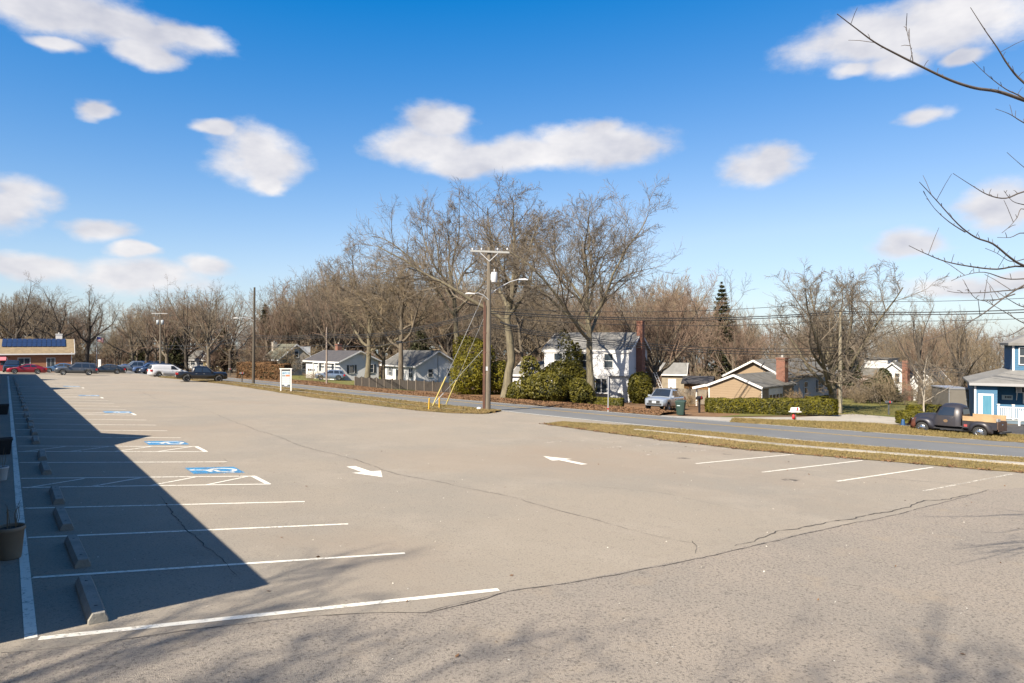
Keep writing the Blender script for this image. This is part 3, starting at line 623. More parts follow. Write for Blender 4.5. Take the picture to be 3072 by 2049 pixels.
# ---------------------------------------------------------------- evergreen bushes and hedges
def greenm(name, c1, c2, rough=.55):
    m = mat(name, c1, rough, scale=1.7, col2=c2, detail=6, lo=.35, hi=.65); b = m.node_tree.nodes['Principled BSDF']
    b.inputs['Specular IOR Level'].default_value = .18; return m
M_g1 = greenm('yellow_green_leaves', (.15,.128,.008), (.06,.056,.006))
M_g2 = greenm('rhododendron_leaves', (.102,.088,.010), (.034,.034,.006))
M_g3 = greenm('hedge_leaves', (.105,.092,.008), (.038,.038,.006))
M_g4 = greenm('dark_conifer_needles', (.05,.05,.02), (.024,.026,.012))
M_core = mat('shrub_dark_core', (.035,.036,.014), .95)  # solid dark core added inside bushes to block the view through the leaves
M_brown = greenm('beech_hedge_leaves', (.14,.076,.034), (.075,.042,.02), .8)
def leaves(r, P_, N_, size, aspect=.5):
    n = len(P_); a = unit(np.cross(N_, r.normal(size=(n, 3)))); b = np.cross(N_, a); s = size*r.uniform(.6, 1.35, (n, 1)); a = a*s; b = b*s*aspect
    V = np.stack([P_-a, P_+b, P_+a, P_-b], 1).reshape(-1, 3); return V, np.arange(n*4).reshape(n, 4)
def lump(r, d, k=14, amp=.28):
    c = unit(r.normal(size=(k, 3))); w = r.uniform(-.6, 1, k); q = np.maximum(0, (d@c.T-.55)/.45)**1.5; return 1+amp*(q*w).sum(1)
def bush(name, label, x, y, rx, ry, h, seed, m, n=5200, leaf=.09, group=None, shape='round', cat='bush', amp=.28, rz=0.0, z=None, core=.78):
    r = np.random.default_rng(seed); e = empty(name, x, y, z, rz, label, cat, group)
    if shape == 'box':
        q = r.uniform(-1, 1, (n, 3)); ax = r.choice(3, n, p=[.3, .3, .4]); q[np.arange(n), ax] = np.where(ax == 2, 1, np.sign(r.normal(size=n))); q *= 1-np.abs(r.normal(0, .035, (n, 1)))
        nn = q**7; N_ = unit(nn+r.normal(0, .45, (n, 3))); wob = 1+.05*np.sin(q[:, :1]*rx*2.2+seed)+.05*np.sin(q[:, :1]*rx*5+1)
        rd = 1-.12*np.maximum(0, q[:, 2:3])**4*np.abs(q[:, 1:2])**3
        P_ = np.stack([q[:, 0]*rx, q[:, 1]*ry*rd[:, 0], (q[:, 2]*.5*wob[:, 0]+.5)*h], 1)
        cb = MB(); cb.box((-rx*.93, -ry*.86, 0), (rx*.93, ry*.86, h*.88))
    else:
        d = unit(r.normal(size=(n, 3))); rad = r.uniform(.55, 1, (n, 1))**.35*lump(r, d, amp=amp)[:, None]
        if shape == 'cone': f = (d[:, 2:3]+1)/2; taper = (1-f)**.75*1.25+.12; P_ = np.concatenate([unit(d[:, :2])*np.array([rx, ry])*taper*rad*np.sqrt(r.uniform(.35, 1, (n, 1))), f*h], 1)
        else:
            sq = np.sign(d)*np.abs(d)**.8; P_ = sq*rad*np.array([rx, ry, h*.5]); P_[:, 2] += h*.48; P_[:, 2] = np.maximum(P_[:, 2], .02)
        N_ = unit(d+r.normal(0, .6, (n, 3)))
        cb = MB(); ca = core
        rows = [[(ca*rx*math.sin(th)*math.cos(ph)*(1 if shape != 'cone' else .75), ca*ry*math.sin(th)*math.sin(ph)*(1 if shape != 'cone' else .75), h*.46-h*.46*ca*math.cos(th)) for ph in np.linspace(0, 6.2832, 13)] for th in np.linspace(.02, 3.12, 8)]
        if shape == 'cone': rows = [[(rx*.8*(1-f)*math.cos(ph)+.01, ry*.8*(1-f)*math.sin(ph), f*h*.95) for ph in np.linspace(0, 6.2832, 13)] for f in np.linspace(0, .98, 5)]
        cb.grid(rows)
    V, Fc = leaves(r, P_, N_, leaf); link('foliage', npmesh('foliage', V, Fc, m), e); cb.build('dark_core', M_core, e); return e
def gb(u, v): return P(u, v)
x, y = XY(1417, 74); bush('evergreen_bush', 'tall yellow-green evergreen bush left of the utility pole', x, y, 1.95, 1.9, hp(1417, 1025, 74), 1, M_g1, 11000, .105, amp=.6, core=.7)
x, y = XY(1483, 76); bush('evergreen_bush', 'lower yellow-green evergreen bush between the pole and the twisted tree', x, y, 1.5, 1.6, hp(1483, 1078, 76), 2, M_g1, 7000, .11, amp=.4, core=.7)
x, y = XY(1690, 64.5); bush('rhododendron', 'largest dark evergreen shrub in front of the white colonial house', x, y, 2.15, 1.8, hp(1690, 1082, 64.5), 3, M_g2, 9500, .11, amp=.6, core=.5)
x, y = XY(1718, 67); bush('evergreen_tree', 'ragged tall evergreen rising above the biggest shrub by the colonial house', x, y, 1.1, 1.1, hp(1718, 1002, 67), 4, M_g2, 2600, .14, amp=.8, core=.25, cat='tree')
x, y = XY(1645, 62.5); bush('rhododendron', 'low rounded evergreen shrub at the foot of the biggest shrub', x, y, 1.7, 1.2, hp(1645, 1135, 62.5), 5, M_g2, 6000, .105, amp=.45, core=.62)
x, y = XY(1745, 60.5); bush('rhododendron', 'low evergreen shrub against the left side of the oak trunk', x, y, 1.0, .9, hp(1745, 1145, 60.5), 6, M_g2, 3500, .105, amp=.45)
x, y = XY(1562, 66); bush('rhododendron', 'low spreading evergreen shrub right of the twisted trunk', x, y, 1.25, 1.1, hp(1562, 1150, 66), 7, M_g2, 3600, .105, amp=.5, core=.66)
x, y = XY(1595, 68); bush('rhododendron', 'loose upright evergreen shrub around the thin tree', x, y, 1.0, 1.0, hp(1595, 1085, 68), 8, M_g2, 1700, .15, amp=.5, core=.35)
x, y = XY(1921, 66); bush('holly_bush', 'dense round green bush at the right corner of the colonial house', x, y, 1.12, 1.1, hp(1921, 1117, 66)*1.03, 9, M_g2, 6500, .12, amp=.12, core=.85)
x, y = XY(1826, 58.8); bush('clipped_hedge', 'low clipped hedge in front of the colonial house bay window', x, y, 1.25, .45, .75, 10, M_g3, 3600, .08, shape='box', cat='hedge', rz=-.35)
x, y = XY(2312, 55.5); bush('clipped_hedge', 'long clipped hedge in front of the tan ranch house', x, y, 5.15, .75, 1.22, 11, M_g3, 17000, .085, shape='box', cat='hedge', rz=-.02)
x, y = XY(2458, 63.5); bush('clipped_hedge', 'short dark hedge under the windows of the tan ranch house', x, y, 1.35, .6, 1.25, 12, M_g3, 4000, .085, shape='box', cat='hedge', rz=.4)
x, y = XY(2731, 48.5); bush('clipped_bush', 'clipped green bush in front of the hood of the old pickup', x, y, .72, .7, .92, 13, M_g3, 4200, .06, shape='box', cat='bush')
x, y = XY(2785, 51.5); bush('clipped_hedge', 'taller clipped hedge behind the cab of the old pickup', x, y, 1.35, .7, 1.25, 14, M_g3, 6000, .065, shape='box', cat='hedge')
x, y = XY(2648, 88); bush('conifer_shrub', 'shaggy dark green conifer in front of the white chimney house', x, y, 1.7, 1.7, hp(2648, 1106, 88), 15, M_g4, 5200, .2, shape='cone', amp=.6)
x, y = XY(772, 103); e = bush('beech_hedge', 'brown-leaved clipped hedge by the tall pole', x, y, 2.7, 1.2, hp(750, 1087, 103), 16, M_brown, 9500, .13, shape='box', cat='hedge', rz=-.12)
x, y = XY(826, 98); e = bush('beech_hedge', 'nearer end of the brown-leaved hedge behind the white sign', x, y, 1.9, 1.2, hp(826, 1093, 98), 17, M_brown, 6000, .13, shape='box', cat='hedge', rz=-.12)
def conifer(label, u, t, vtop, w, seed, vlow=None):
    x, y = XY(u, t); h = hp(u, vtop, t); r = np.random.default_rng(seed); e = empty('spruce_tree', x, y, G(x, y)-.1, 0, label, 'tree', 'conifers')
    MB().tube([(0,0,0), (0,0,h*.95)], [.2, .03], 8).build('trunk', M_bark_d, e)
    n = 620; f = np.sort(r.uniform(.12, 1, n)**.9); f = np.round(f*26+r.normal(0, .22, n))/26; ph = r.uniform(0, 6.283, n); lr = (1.02-f).clip(0)**.8*w/2*r.uniform(.45, 1.2, n)+.1
    s = np.stack([np.zeros(n), np.zeros(n), f*h], 1); d = np.stack([np.cos(ph), np.sin(ph), r.uniform(-.35, .1, n)], 1)
    k = 16; tt = r.uniform(.1, 1, (n, k)); pp = s[:, None]+d[:, None]*(lr[:, None]*tt)[..., None]+r.normal(0, .06, (n, k, 3)); pp[..., 2] += (tt**2)*.15*lr[:, None]
    N_ = unit(np.array([0, 0, 1.])+r.normal(0, .7, (n*k, 3))); V, Fc = leaves(r, pp.reshape(-1, 3), N_, .24, .35)
    link('crown', npmesh('crown', V, Fc, M_g4), e)
conifer('pointed spruce standing above the wood right of the reddish maple', 2166, 105, 858, 7.5, 1)
conifer('dark pine behind the tall pole at the brown hedge', 795, 150, 915, 6.5, 2)
conifer('dark conifer behind the second row of parked cars', 520, 142, 985, 8, 3)
conifer('dark conifer left of the double-stemmed tree at the road bend', 425, 160, 1010, 7, 4)
conifer('dark conifer behind the big round-crowned tree', 672, 140, 985, 7, 5)
conifer('dark evergreen tree behind the fence beside the grey-roofed ranch house', 1262, 118, 985, 7.5, 6)
conifer('dark conifer behind the vase-shaped maple', 2545, 95, 1040, 6, 7)
# leafless front-garden shrubs
def twiggy(label, u, t, vtop, w, seed, m):
    x, y = XY(u, t); h = hp(u, vtop, t)
    a, b = bare_tree(seed, h, w, r0=.03, trunk=.2, fork=.02, nl=16, ang=(8, 55), counts=(6, 5, 3), crook=.1, up=.05, lr=(1.2, .5, .5, .5), twig=.006, flare=1)
    e = empty('bare_shrub', x, y, G(x, y)-.05, 0, label, 'shrub', 'leafless shrubs'); link('stem', npmesh('stem', *a, m), e); link('crown', npmesh('crown', *b, m), e)
M_straw = mat('straw_twigs', (.21,.145,.075), .95, var=.3, scale=2)
twiggy('straw-coloured bare shrub left of the blue crossover', 937, 101, 1100, 3.2, 401, M_straw)
twiggy('leafless shrub between the silver pickup and the green wheeled bin', 2022, 57, 1180, 1.8, 402, M_straw)
twiggy('leafless shrub in front of the weathered stockade fence', 2065, 62, 1160, 2.4, 403, M_straw)
twiggy('leafless shrub under the bay of the tan ranch house', 2385, 62, 1160, 2.0, 404, M_straw)
twiggy('tangle of bare stems beside the white chimney house', 2715, 80, 1150, 4.0, 405, M_twig)
twiggy('bare stems behind the tall clipped hedge', 2800, 66, 1130, 4.5, 406, M_twig)
twiggy('bare brush beside the grey trailer', 2836, 70, 1120, 4.0, 407, M_twig)
twiggy('bare stems at the picket fence below the white chimney house', 2590, 82, 1150, 4.0, 408, M_twig)

# ---------------------------------------------------------------- grass blades and fallen leaves
M_blade = mat('dry_grass_blades', (.19,.135,.05), .9, scale=.5, col2=(.125,.1,.03), coords='World')
M_blade_g = mat('green_grass_blades', (.11,.108,.025), .9, scale=.4, col2=(.165,.12,.04), coords='World')
M_fall = mat('fallen_oak_leaves', (.165,.088,.038), .9, scale=3, col2=(.095,.05,.023), coords='World')
def on_rows(r, rows, n):
    A_ = np.array(rows); k, m, _ = A_.shape; i = r.integers(0, k-1, n); j = r.integers(0, m-1, n); a = r.uniform(0, 1, (n, 1)); b = r.uniform(0, 1, (n, 1))
    return (A_[i, j]*(1-a)+A_[i+1, j]*a)*(1-b)+(A_[i, j+1]*(1-a)+A_[i+1, j+1]*a)*b
def blades(name, label, pts, h, w, m, seed):
    r = np.random.default_rng(seed); n = len(pts); ph = r.uniform(0, 6.28, n); d = np.stack([np.cos(ph), np.sin(ph), 0*ph], 1)*w; tip = pts+np.stack([r.normal(0, h*.5, n), r.normal(0, h*.5, n), h*r.uniform(.4, 1.2, n)], 1)
    V = np.stack([pts-d, pts+d, tip], 1).reshape(-1, 3); o = link(name, npmesh(name, V, np.arange(n*3).reshape(n, 3), m)); return tag(o, label, 'grass', kind='stuff')
blades('grass', 'short dry grass on the verge between lot and road at right', on_rows(rng, VRr, 42000), .07, .012, M_blade, 1)
blades('grass', 'short grass on the verge by the utility pole', on_rows(rng, VLr, 30000), .09, .018, M_blade, 2)
blades('grass', 'rough grass on the bank in front of the old pickup', on_rows(rng, ISr, 36000), .10, .014, M_blade, 3)
q = np.array([P(u, v) for u, v in zip(rng.uniform(2480, 3072, 16000), rng.uniform(1198, 1246, 16000))]); q = np.c_[q, q[:, 0]*GA+q[:, 1]*GB-.01]
blades('grass', 'lawn grass behind the old pickup', q, .07, .018, M_blade_g, 4)
def litter(name, label, pts, size, m, seed):
    r = np.random.default_rng(seed); V, Fc = leaves(r, pts+np.array([0, 0, .02]), unit(np.array([0, 0, 1.])+r.normal(0, .45, (len(pts), 3))), size, .6); return tag(link(name, npmesh(name, V, Fc, m)), label, 'leaves', kind='stuff')
litter('fallen_leaves', 'brown fallen leaves along the far side of the road', on_rows(rng, FBr, 26000), .07, M_fall, 5)
e_ = on_rows(rng, VLr, 5000); litter('fallen_leaves', 'brown leaves caught in the verge by the pole', e_, .05, M_fall, 6)
e_ = np.array(VRr)[:, :2].reshape(-1, 3); e_ = e_[rng.integers(0, len(e_), 3500)]+rng.normal(0, .16, (3500, 3))*np.array([1, 1, 0]); e_[:, 2] = e_[:, 0]*GA+e_[:, 1]*GB+.03
litter('fallen_leaves', 'line of brown leaves at the lot edge of the right verge', e_, .045, M_fall, 7)
n_ = 260; q = np.array([S(a, b) for a, b in zip(rng.uniform(-1, 22, n_), rng.uniform(2, 24, n_))]); q = np.c_[q, q[:, 0]*GA+q[:, 1]*GB-.005]
M_bit = mat('pale_grit', (.5,.47,.4), .9)
litter('grit', 'pale grit scattered on the parking lot', q, .016, M_bit, 8)
n_ = 90; q = np.array([S(a, b) for a, b in zip(rng.uniform(2, 30, n_), rng.uniform(1, 26, n_))]); q = np.c_[q, q[:, 0]*GA+q[:, 1]*GB-.005]
litter('fallen_leaves', 'stray brown leaves and twig bits on the parking lot', q, .035, M_fall, 9)
# ---------------------------------------------------------------- buildings
M_white = siding('white_siding', (.50,.50,.49), .16)
M_white2 = siding('white_clapboard', (.52,.52,.52), .2, depth=.7)
M_grey = siding('grey_shingle_siding', (.27,.24,.2), .18)
M_tan = siding('tan_siding', (.215,.155,.095), .22, depth=.4, var=.06)
M_blue_s = siding('blue_clapboard', (.012,.085,.165), .13, depth=.9, var=.15)
M_trim = mat('white_trim', (.56,.55,.53), .6, var=.08, scale=3)
M_glass = mat('window_glass', (.03,.04,.05), .08, spec=.8)
M_shut = mat('dark_shutter', (.035,.04,.045), .7)
M_shut_b = mat('blue_grey_shutter', (.08,.1,.12), .7)
def roofm(name, a, b, sc=1.6): return mat(name, a, .95, scale=sc, col2=b, bump=.5, bscale=25, detail=7)
M_r_dark = roofm('dark_shingles', (.035,.034,.037), (.055,.05,.05))
M_r_grey = roofm('grey_shingles', (.115,.11,.1), (.06,.057,.048))
M_r_green = roofm('greenish_shingles', (.115,.112,.082), (.065,.065,.045))
M_r_lt = roofm('light_grey_shingles', (.165,.16,.15), (.12,.117,.108))
M_r_tan = roofm('tan_shingles', (.2,.15,.085), (.14,.105,.06))
M_brick = brickm('red_brick', (.175,.06,.034), (.13,.043,.026), (.19,.14,.11))
M_brick_o = brickm('orange_brick', (.27,.095,.033), (.2,.065,.025), (.23,.16,.11))
M_brick_d = brickm('dark_brick', (.10,.045,.03), (.15,.06,.04), (.19,.14,.11))
M_stone = mat('chimney_stone', (.45,.4,.33), .9, scale=4, col2=(.2,.17,.14), bump=.5)
M_found = mat('foundation_concrete', (.3,.29,.27), .9, var=.25, scale=2)

def house(name, label, A, B, cat='house', dz=0.0):
    d = Vector(B)-Vector(A); yaw = math.atan2(d.y, d.x); e = empty(name, A[0], A[1], G((A[0]+B[0])/2, (A[1]+B[1])/2)+dz, yaw, label, cat); return e, d.length
def face(kind, x0, y0, W_, D):
    return {'front': lambda a, o, z: (x0+a, y0-o, z), 'right': lambda a, o, z: (x0+W_+o, y0+a, z), 'left': lambda a, o, z: (x0-o, y0+D-a, z), 'back': lambda a, o, z: (x0+W_-a, y0+D+o, z)}[kind]
def gable(e, W_, D, h, rh, axis, wm, rm, x0=0, y0=0, ov=.35, base=-.9, ridge=.5, trim=True, wallname='wall', roofname='roof', th=.13):
    z0 = base
    if axis == 'x':
        r = y0+D*ridge; pr = [(x0, y0, z0), (x0, y0, h), (x0, r, rh), (x0, y0+D, h), (x0, y0+D, z0)]; wl = MB().prism(pr, (W_, 0, 0)).build(wallname, wm, e)
        def slab(ya, yb):
            k = (rh-h)/(r-ya); ze = h-abs(k)*ov; yo = ya-ov*(1 if ya < r else -1)
            return [(x0-ov, yo, ze), (x0-ov, r, rh), (x0-ov, r, rh+th), (x0-ov, yo, ze+th)], (W_+2*ov, 0, 0), (yo, ze)
        f, b = slab(y0, r), slab(y0+D, r)
        rf = MB().prism(f[0], f[1]).prism(b[0], b[1]).build(roofname, rm, e)
        if trim:
            MB().box((x0-ov-.02, f[2][0]-.03, f[2][1]-.08), (x0+W_+ov+.02, f[2][0]+.02, f[2][1]+th*.9)).build('fascia', M_trim, e)
            for xx in (x0-ov-.03, x0+W_+ov-.01):
                for yo, ze in (f[2], b[2]): MB().bar((xx+.02, yo, ze+.03), (xx+.02, r, rh+.03), .045, .2).build('rake_board', M_trim, e)
    else:
        r = x0+W_*ridge; pr = [(x0, y0, z0), (x0+W_, y0, z0), (x0+W_, y0, h), (r, y0, rh), (x0, y0, h)]; wl = MB().prism(pr, (0, D, 0)).build(wallname, wm, e)
        def slab(xa):
            k = abs((rh-h)/(r-xa)); sg = 1 if xa < r else -1; xo = xa-ov*sg; ze = h-k*ov
            return [(xo, y0-ov, ze), (r, y0-ov, rh), (r, y0-ov, rh+th), (xo, y0-ov, ze+th)], (0, D+2*ov, 0), (xo, ze)
        f, b = slab(x0), slab(x0+W_)
        rf = MB().prism(f[0], f[1]).prism(b[0], b[1]).build(roofname, rm, e)
        if trim:
            for yy in (y0-ov-.01, y0+D+ov+.01):
                for xo, ze in (f[2], b[2]): MB().bar((xo, yy, ze+.03), (r, yy, rh+.03), .045, .2).build('rake_board', M_trim, e)
    return wl, rf
def window(e, fn, a, z, w, h, cols=1, rows=2, shut=None, name='window', fm=None, gm=None, tw=.07):
    fm = fm or M_trim; f = MB()
    for lo, hi in (((a-w/2-tw, 0, z-tw), (a-w/2, .05, z+h+tw)), ((a+w/2, 0, z-tw), (a+w/2+tw, .05, z+h+tw)), ((a-w/2, 0, z+h), (a+w/2, .05, z+h+tw)), ((a-w/2-tw*.8, 0, z-tw), (a+w/2+tw*.8, .09, z))): f.box(lo, hi, fn)
    o = f.build(name, fm, e)
    MB().box((a-w/2, .002, z), (a+w/2, .018, z+h), fn).build('pane', gm or M_glass, o)
    m = MB()
    for i in range(1, cols): x = a-w/2+w*i/cols; m.box((x-.02, .018, z), (x+.02, .034, z+h), fn)
    for i in range(1, rows): q = z+h*i/rows; m.box((a-w/2, .019, q-.025), (a+w/2, .036, q+.025), fn)
    if m.v: m.build('sash_bar', fm, o)
    if shut:
        for s in (-1, 1):
            c = a+s*(w/2+tw+.19); q = MB().box((c-.17, 0, z-.04), (c+.17, .045, z+h+.04), fn)
            for k in range(7): q.box((c-.13, .045, z+h*(k+.3)/7), (c+.13, .06, z+h*(k+.7)/7), fn)
            q.build('shutter', shut, e)
    return o
def door(e, fn, a, z, w, h, m, glass=True, name='door'):
    f = MB()
    for lo, hi in (((a-w/2-.09, 0, z), (a-w/2, .05, z+h+.09)), ((a+w/2, 0, z), (a+w/2+.09, .05, z+h+.09)), ((a-w/2, 0, z+h), (a+w/2, .05, z+h+.09))): f.box(lo, hi, fn)
    o = MB().box((a-w/2, .004, z), (a+w/2, .022, z+h), fn).build(name, m, e); f.build('door_frame', M_trim, o)
    if glass: MB().box((a-w*.32, .022, z+h*.5), (a+w*.32, .03, z+h*.9), fn).build('pane', M_glass, o)
    MB().lathe([(0,0),(.03,0),(.03,.05),(0,.05)], 8, at=fn(a+w*.4, .03, z+1.0)).build('handle', mat('door_brass', (.5,.4,.2), .3, metal=1), o); return o
def garage_door(e, fn, a, z, w, h, panes=4):
    o = MB().box((a-w/2, .004, z), (a+w/2, .03, z+h), fn).build('garage_door', M_trim, e)
    q = MB()
    for i in range(4):
        for j in range(panes):
            if i == 2: continue
            c0, c1 = a-w/2+w*(j+.08)/panes, a-w/2+w*(j+.92)/panes; q.box((c0, .03, z+h*(i+.12)/4), (c1, .042, z+h*(i+.88)/4), fn)
    q.build('door_panel', M_trim, o)
    for j in range(panes): MB().box((a-w/2+w*(j+.1)/panes, .03, z+h*2.15/4), (a-w/2+w*(j+.9)/panes, .038, z+h*2.85/4), fn).build('pane', M_glass, o)
def chimney(e, x, y, z0, z1, w, d, m, name='chimney'):
    mb = MB().box((x-w/2, y-d/2, z0), (x+w/2, y+d/2, z1-.15)).box((x-w/2-.05, y-d/2-.05, z1-.148), (x+w/2+.05, y+d/2+.05, z1))
    o = mb.build(name, m, e); MB().lathe([(.11,0),(.11,.22),(.08,.22),(.08,0)], 8, at=(x, y, z1)).build('flue', M_found, o); return o

# --- strip of shops on the left: out of frame but for its shadow
M_shop = siding('shop_siding', (.3,.28,.26), .2)
ed = empty('shop_building', *S(-2.3, 9.7), rz=math.radians(126.5), label='long single-storey row of shops at the left edge, mostly out of frame', cat='building')
# local x runs along p, local y runs towards -s
LB = 104.0
def gz(px, sy): X, Y = S(-2.3-sy, 9.7+px); return G(X, Y)-ed.location.z
MB().prism([(0,0,-.6),(0,0,3.2),(0,7,5.0),(0,14,3.2),(0,14,-.6)], (LB,0,-.9)).build('wall', M_shop, ed)
HE = 3.5
rows = []
for px in (-.4, LB):
    dz = gz(px, 0); rows.append([(px, -1.55, HE+dz), (px, 7, 5.9+dz), (px, 15, 3.4+dz), (px, 15, 3.25+dz), (px, 7, 5.72+dz), (px, -1.55, HE-.28+dz), (px, -1.55, HE+dz)])
mb = MB().grid(rows, 0, False); mb.poly(rows[0][:6]); mb.poly(rows[1][:6]); mb.build('roof', M_r_grey, ed)
MB().prism([(.30, -1.5, -.6), (-.38, -1.5, HE-.1), (-.12, -1.5, HE-.1), (.56, -1.5, -.6)], (0, 1.9, 0)).build('shadow_edge_wall', M_shop, ed)  # added unseen leaning wall, shaped to set the edge of the building's shadow
for px in (20.4, 62.5, 83.8):                # porch gables, whose shadows point out across the stalls
    dz = gz(px, 0); q = [(px-2.35, -1.5, HE-.3+dz), (px+2.35, -1.5, HE-.3+dz), (px+2.35, -1.5, HE-.02+dz), (px, -1.5, HE+1.55+dz), (px-2.35, -1.5, HE-.02+dz)]
    MB().prism(q, (0, 5.5, 0)).build('porch_gable', M_shop, ed)
for k in range(27):
    px = .2+k*3.95; dz = gz(px, -1.3); MB().box((px-.06, -1.42, dz), (px+.06, -1.3, HE+dz-.2)).build('porch_post', M_trim, ed)
fnS = lambda a, o, z: (a, -o, z)
for k in range(13):
    px = 4+k*7.9; dz = gz(px, 0); window(ed, fnS, px, .8+dz, 2.2, 1.5, 3, 1); door(ed, fnS, px+2.6, .05+dz, .95, 2.1, M_shut)

# --- brick building far left
B = XY(214, 108); _d = (math.cos(math.radians(34)), math.sin(math.radians(34))); A = (B[0]-15*_d[0], B[1]-15*_d[1])
def kx(u): m_ = (u-CU)/F; return (m_*A[1]-A[0])/(_d[0]-m_*_d[1])
e, w = house('brick_building', 'brick building with solar panels on its tan roof at far left', A, B, 'building')
h = hp(214, 1064, 108); rh = hp(214, 1031, 111)+.25; D = 9
gable(e, w, D, h, rh, 'x', M_brick_o, M_r_tan, ov=.45)
fn = face('front', 0, 0, w, D)
window(e, fn, kx(65)+.3, h-1.75, 1.45, .95, 2, 1); window(e, fn, kx(148)+.2, h-2.2, 1.0, 1.35, 2, 1)
door(e, fn, kx(9), -.1, 1.0, 2.1, mat('red_door', (.25,.03,.035), .6))
MB().prism([(kx(-4), -.05, h-.35), (kx(-4), -1.0, h-1.0), (kx(-4), -1.0, h-1.1), (kx(-4), -.05, h-1.1)], (kx(19)-kx(-4), 0, 0)).build('awning', mat('pink_awning', (.45,.12,.14), .8), e)
sl = (rh-h)/(D/2); M_pv = mat('solar_cells', (.012,.02,.05), .3, scale=8, col2=(.018,.03,.07)); M_pvf = mat('panel_frame', (.05,.05,.055), .4, metal=.6)
n = 13; xa, xb = kx(2), kx(198)
for row in range(2):
    for i in range(n):
        y0, y1 = D*.5*(.36+.30*row)+.02, D*.5*(.36+.30*(row+1))-.02; x0, x1 = xa+(xb-xa)*i/n+.03, xa+(xb-xa)*(i+1)/n-.03; zz = lambda y: h+sl*y+.24
        q = [(x0, y0, zz(y0)), (x1, y0, zz(y0)), (x1, y1, zz(y1)), (x0, y1, zz(y1))]; o = MB().prism(q, (0, 0, .04)).build('solar_panel', M_pv, e)
t = MB().bar((w+.05, -.42, h), (w+.05, -.05, h-.5), .09, .09).box((w-.02, -.1, 0), (w+.07, -.01, h-.5)); t.build('downspout', M_trim, e)
chimney(e, kx(178), D*.62, rh-.9, rh+1.0, .9, .7, M_trim, 'roof_vent')
rows = [[(kx(85)+1.9*q, D*.55, rh-.9+1.5*math.exp(-q*q*2.2)), (kx(85)+1.9*q, D*.55+2.2, rh-.9+1.5*math.exp(-q*q*2.2))] for q in np.linspace(-1.6, 1.6, 15)]
MB().grid(rows, 0, True).poly([r[0] for r in rows]).build('roof_dormer', M_r_tan, e)

# --- grey cape house
A, B = XY(790, 134), XY(838, 128); C = XY(936, 133); e, w = house('cape_house', 'grey cape house with a steep greenish roof and stone chimney', A, B); D = 6.6
h = hp(838, 1077, 128); rh = hp(889, 1036, 131); gable(e, w, D, h, rh, 'x', M_grey, M_r_green, ov=.3)
fr, rt = face('front', 0, 0, w, D), face('right', 0, 0, w, D)
for a in (.9, 2.6, 4.4, 6.0): window(e, fr, min(a, w-.8), h-1.7, .75, 1.25, 2, 2)
window(e, rt, D*.5, h+.25, .8, 1.2, 1, 2); window(e, rt, 1.7, h-2.0, .9, 1.3); window(e, rt, 4.9, h-2.0, .9, 1.3)
chimney(e, .5, D*.3, 0, rh+.5, 1.0, .8, M_stone)
MB().box((w*.3, D*.62, h+.3), (w-.3, D*.95, rh-.35)).build('rear_dormer', M_white, e)

# --- white ranch, dark roof
def ranch(name, label, uL, tL, uC, tC, uR, tR, vE, uP, vP, rm, shut, garage):
    A, B = XY(uL, tL), XY(uC, tC); R = XY(uR, tR); e, w = house(name, label, A, B); D = math.dist(B, R)
    h = hp(uC, vE, tC); rh = hp(uP, vP, (tC+tR)/2); gable(e, w, D, h, rh, 'x', M_white, rm, ov=.4)
    return e, w, D, h, rh, face('front', 0, 0, w, D), face('right', 0, 0, w, D)
e, w, D, h, rh, fr, rt = ranch('ranch_house', 'white ranch house with a dark roof behind the blue crossover', 918, 116.5, 1019, 108, 1140, 112.5, 1084, 1083, 1057, M_r_dark, None, True)
garage_door(e, fr, 2.0, 0, 2.6, 2.2)
for a in (5.2, 7.2, 9.4): window(e, fr, a, h-1.75, .7, 1.4, 1, 2, fm=M_trim)
MB().box((4.2, -.9, h-.32), (w+.2, -.78, h-.14)).build('porch_beam', M_trim, e)
for a in (4.3, 6.2, 8.3, w): MB().box((a-.07, -.9, -.4), (a+.07, -.77, h-.2)).build('porch_post', M_trim, e)
window(e, rt, D*.3, h-1.9, .85, 1.25, 1, 2, M_shut); window(e, rt, D*.8, h-1.9, .85, 1.25, 1, 2, M_shut)
chimney(e, w*.35, D*.55, rh-.5, rh+1.2, .8, .8, M_brick)
# --- white ranch, grey mossy roof
e, w, D, h, rh, fr, rt = ranch('ranch_house', 'white ranch house with a mossy grey roof behind the dark picket fence', 1150, 108, 1248, 100, 1384, 104, 1096, 1316, 1057, M_r_grey, None, False)
door(e, fr, w*.45, 0, .9, 2.0, M_shut); window(e, fr, w*.22, h-1.7, .8, 1.2, 2, 2, M_shut_b); window(e, fr, w*.62, h-1.7, .7, 1.3, 2, 2); window(e, fr, w*.85, h-1.8, 1.2, 1.4, 2, 2)
window(e, rt, D*.33, h-1.75, .8, 1.15, 1, 2); window(e, rt, D*.78, h-1.75, .8, 1.15, 1, 2)
MB().box((w, D*.5-.02, -.3), (w+.05, D*.5+.02, rh-.5)).build('service_conduit', M_shut, e)

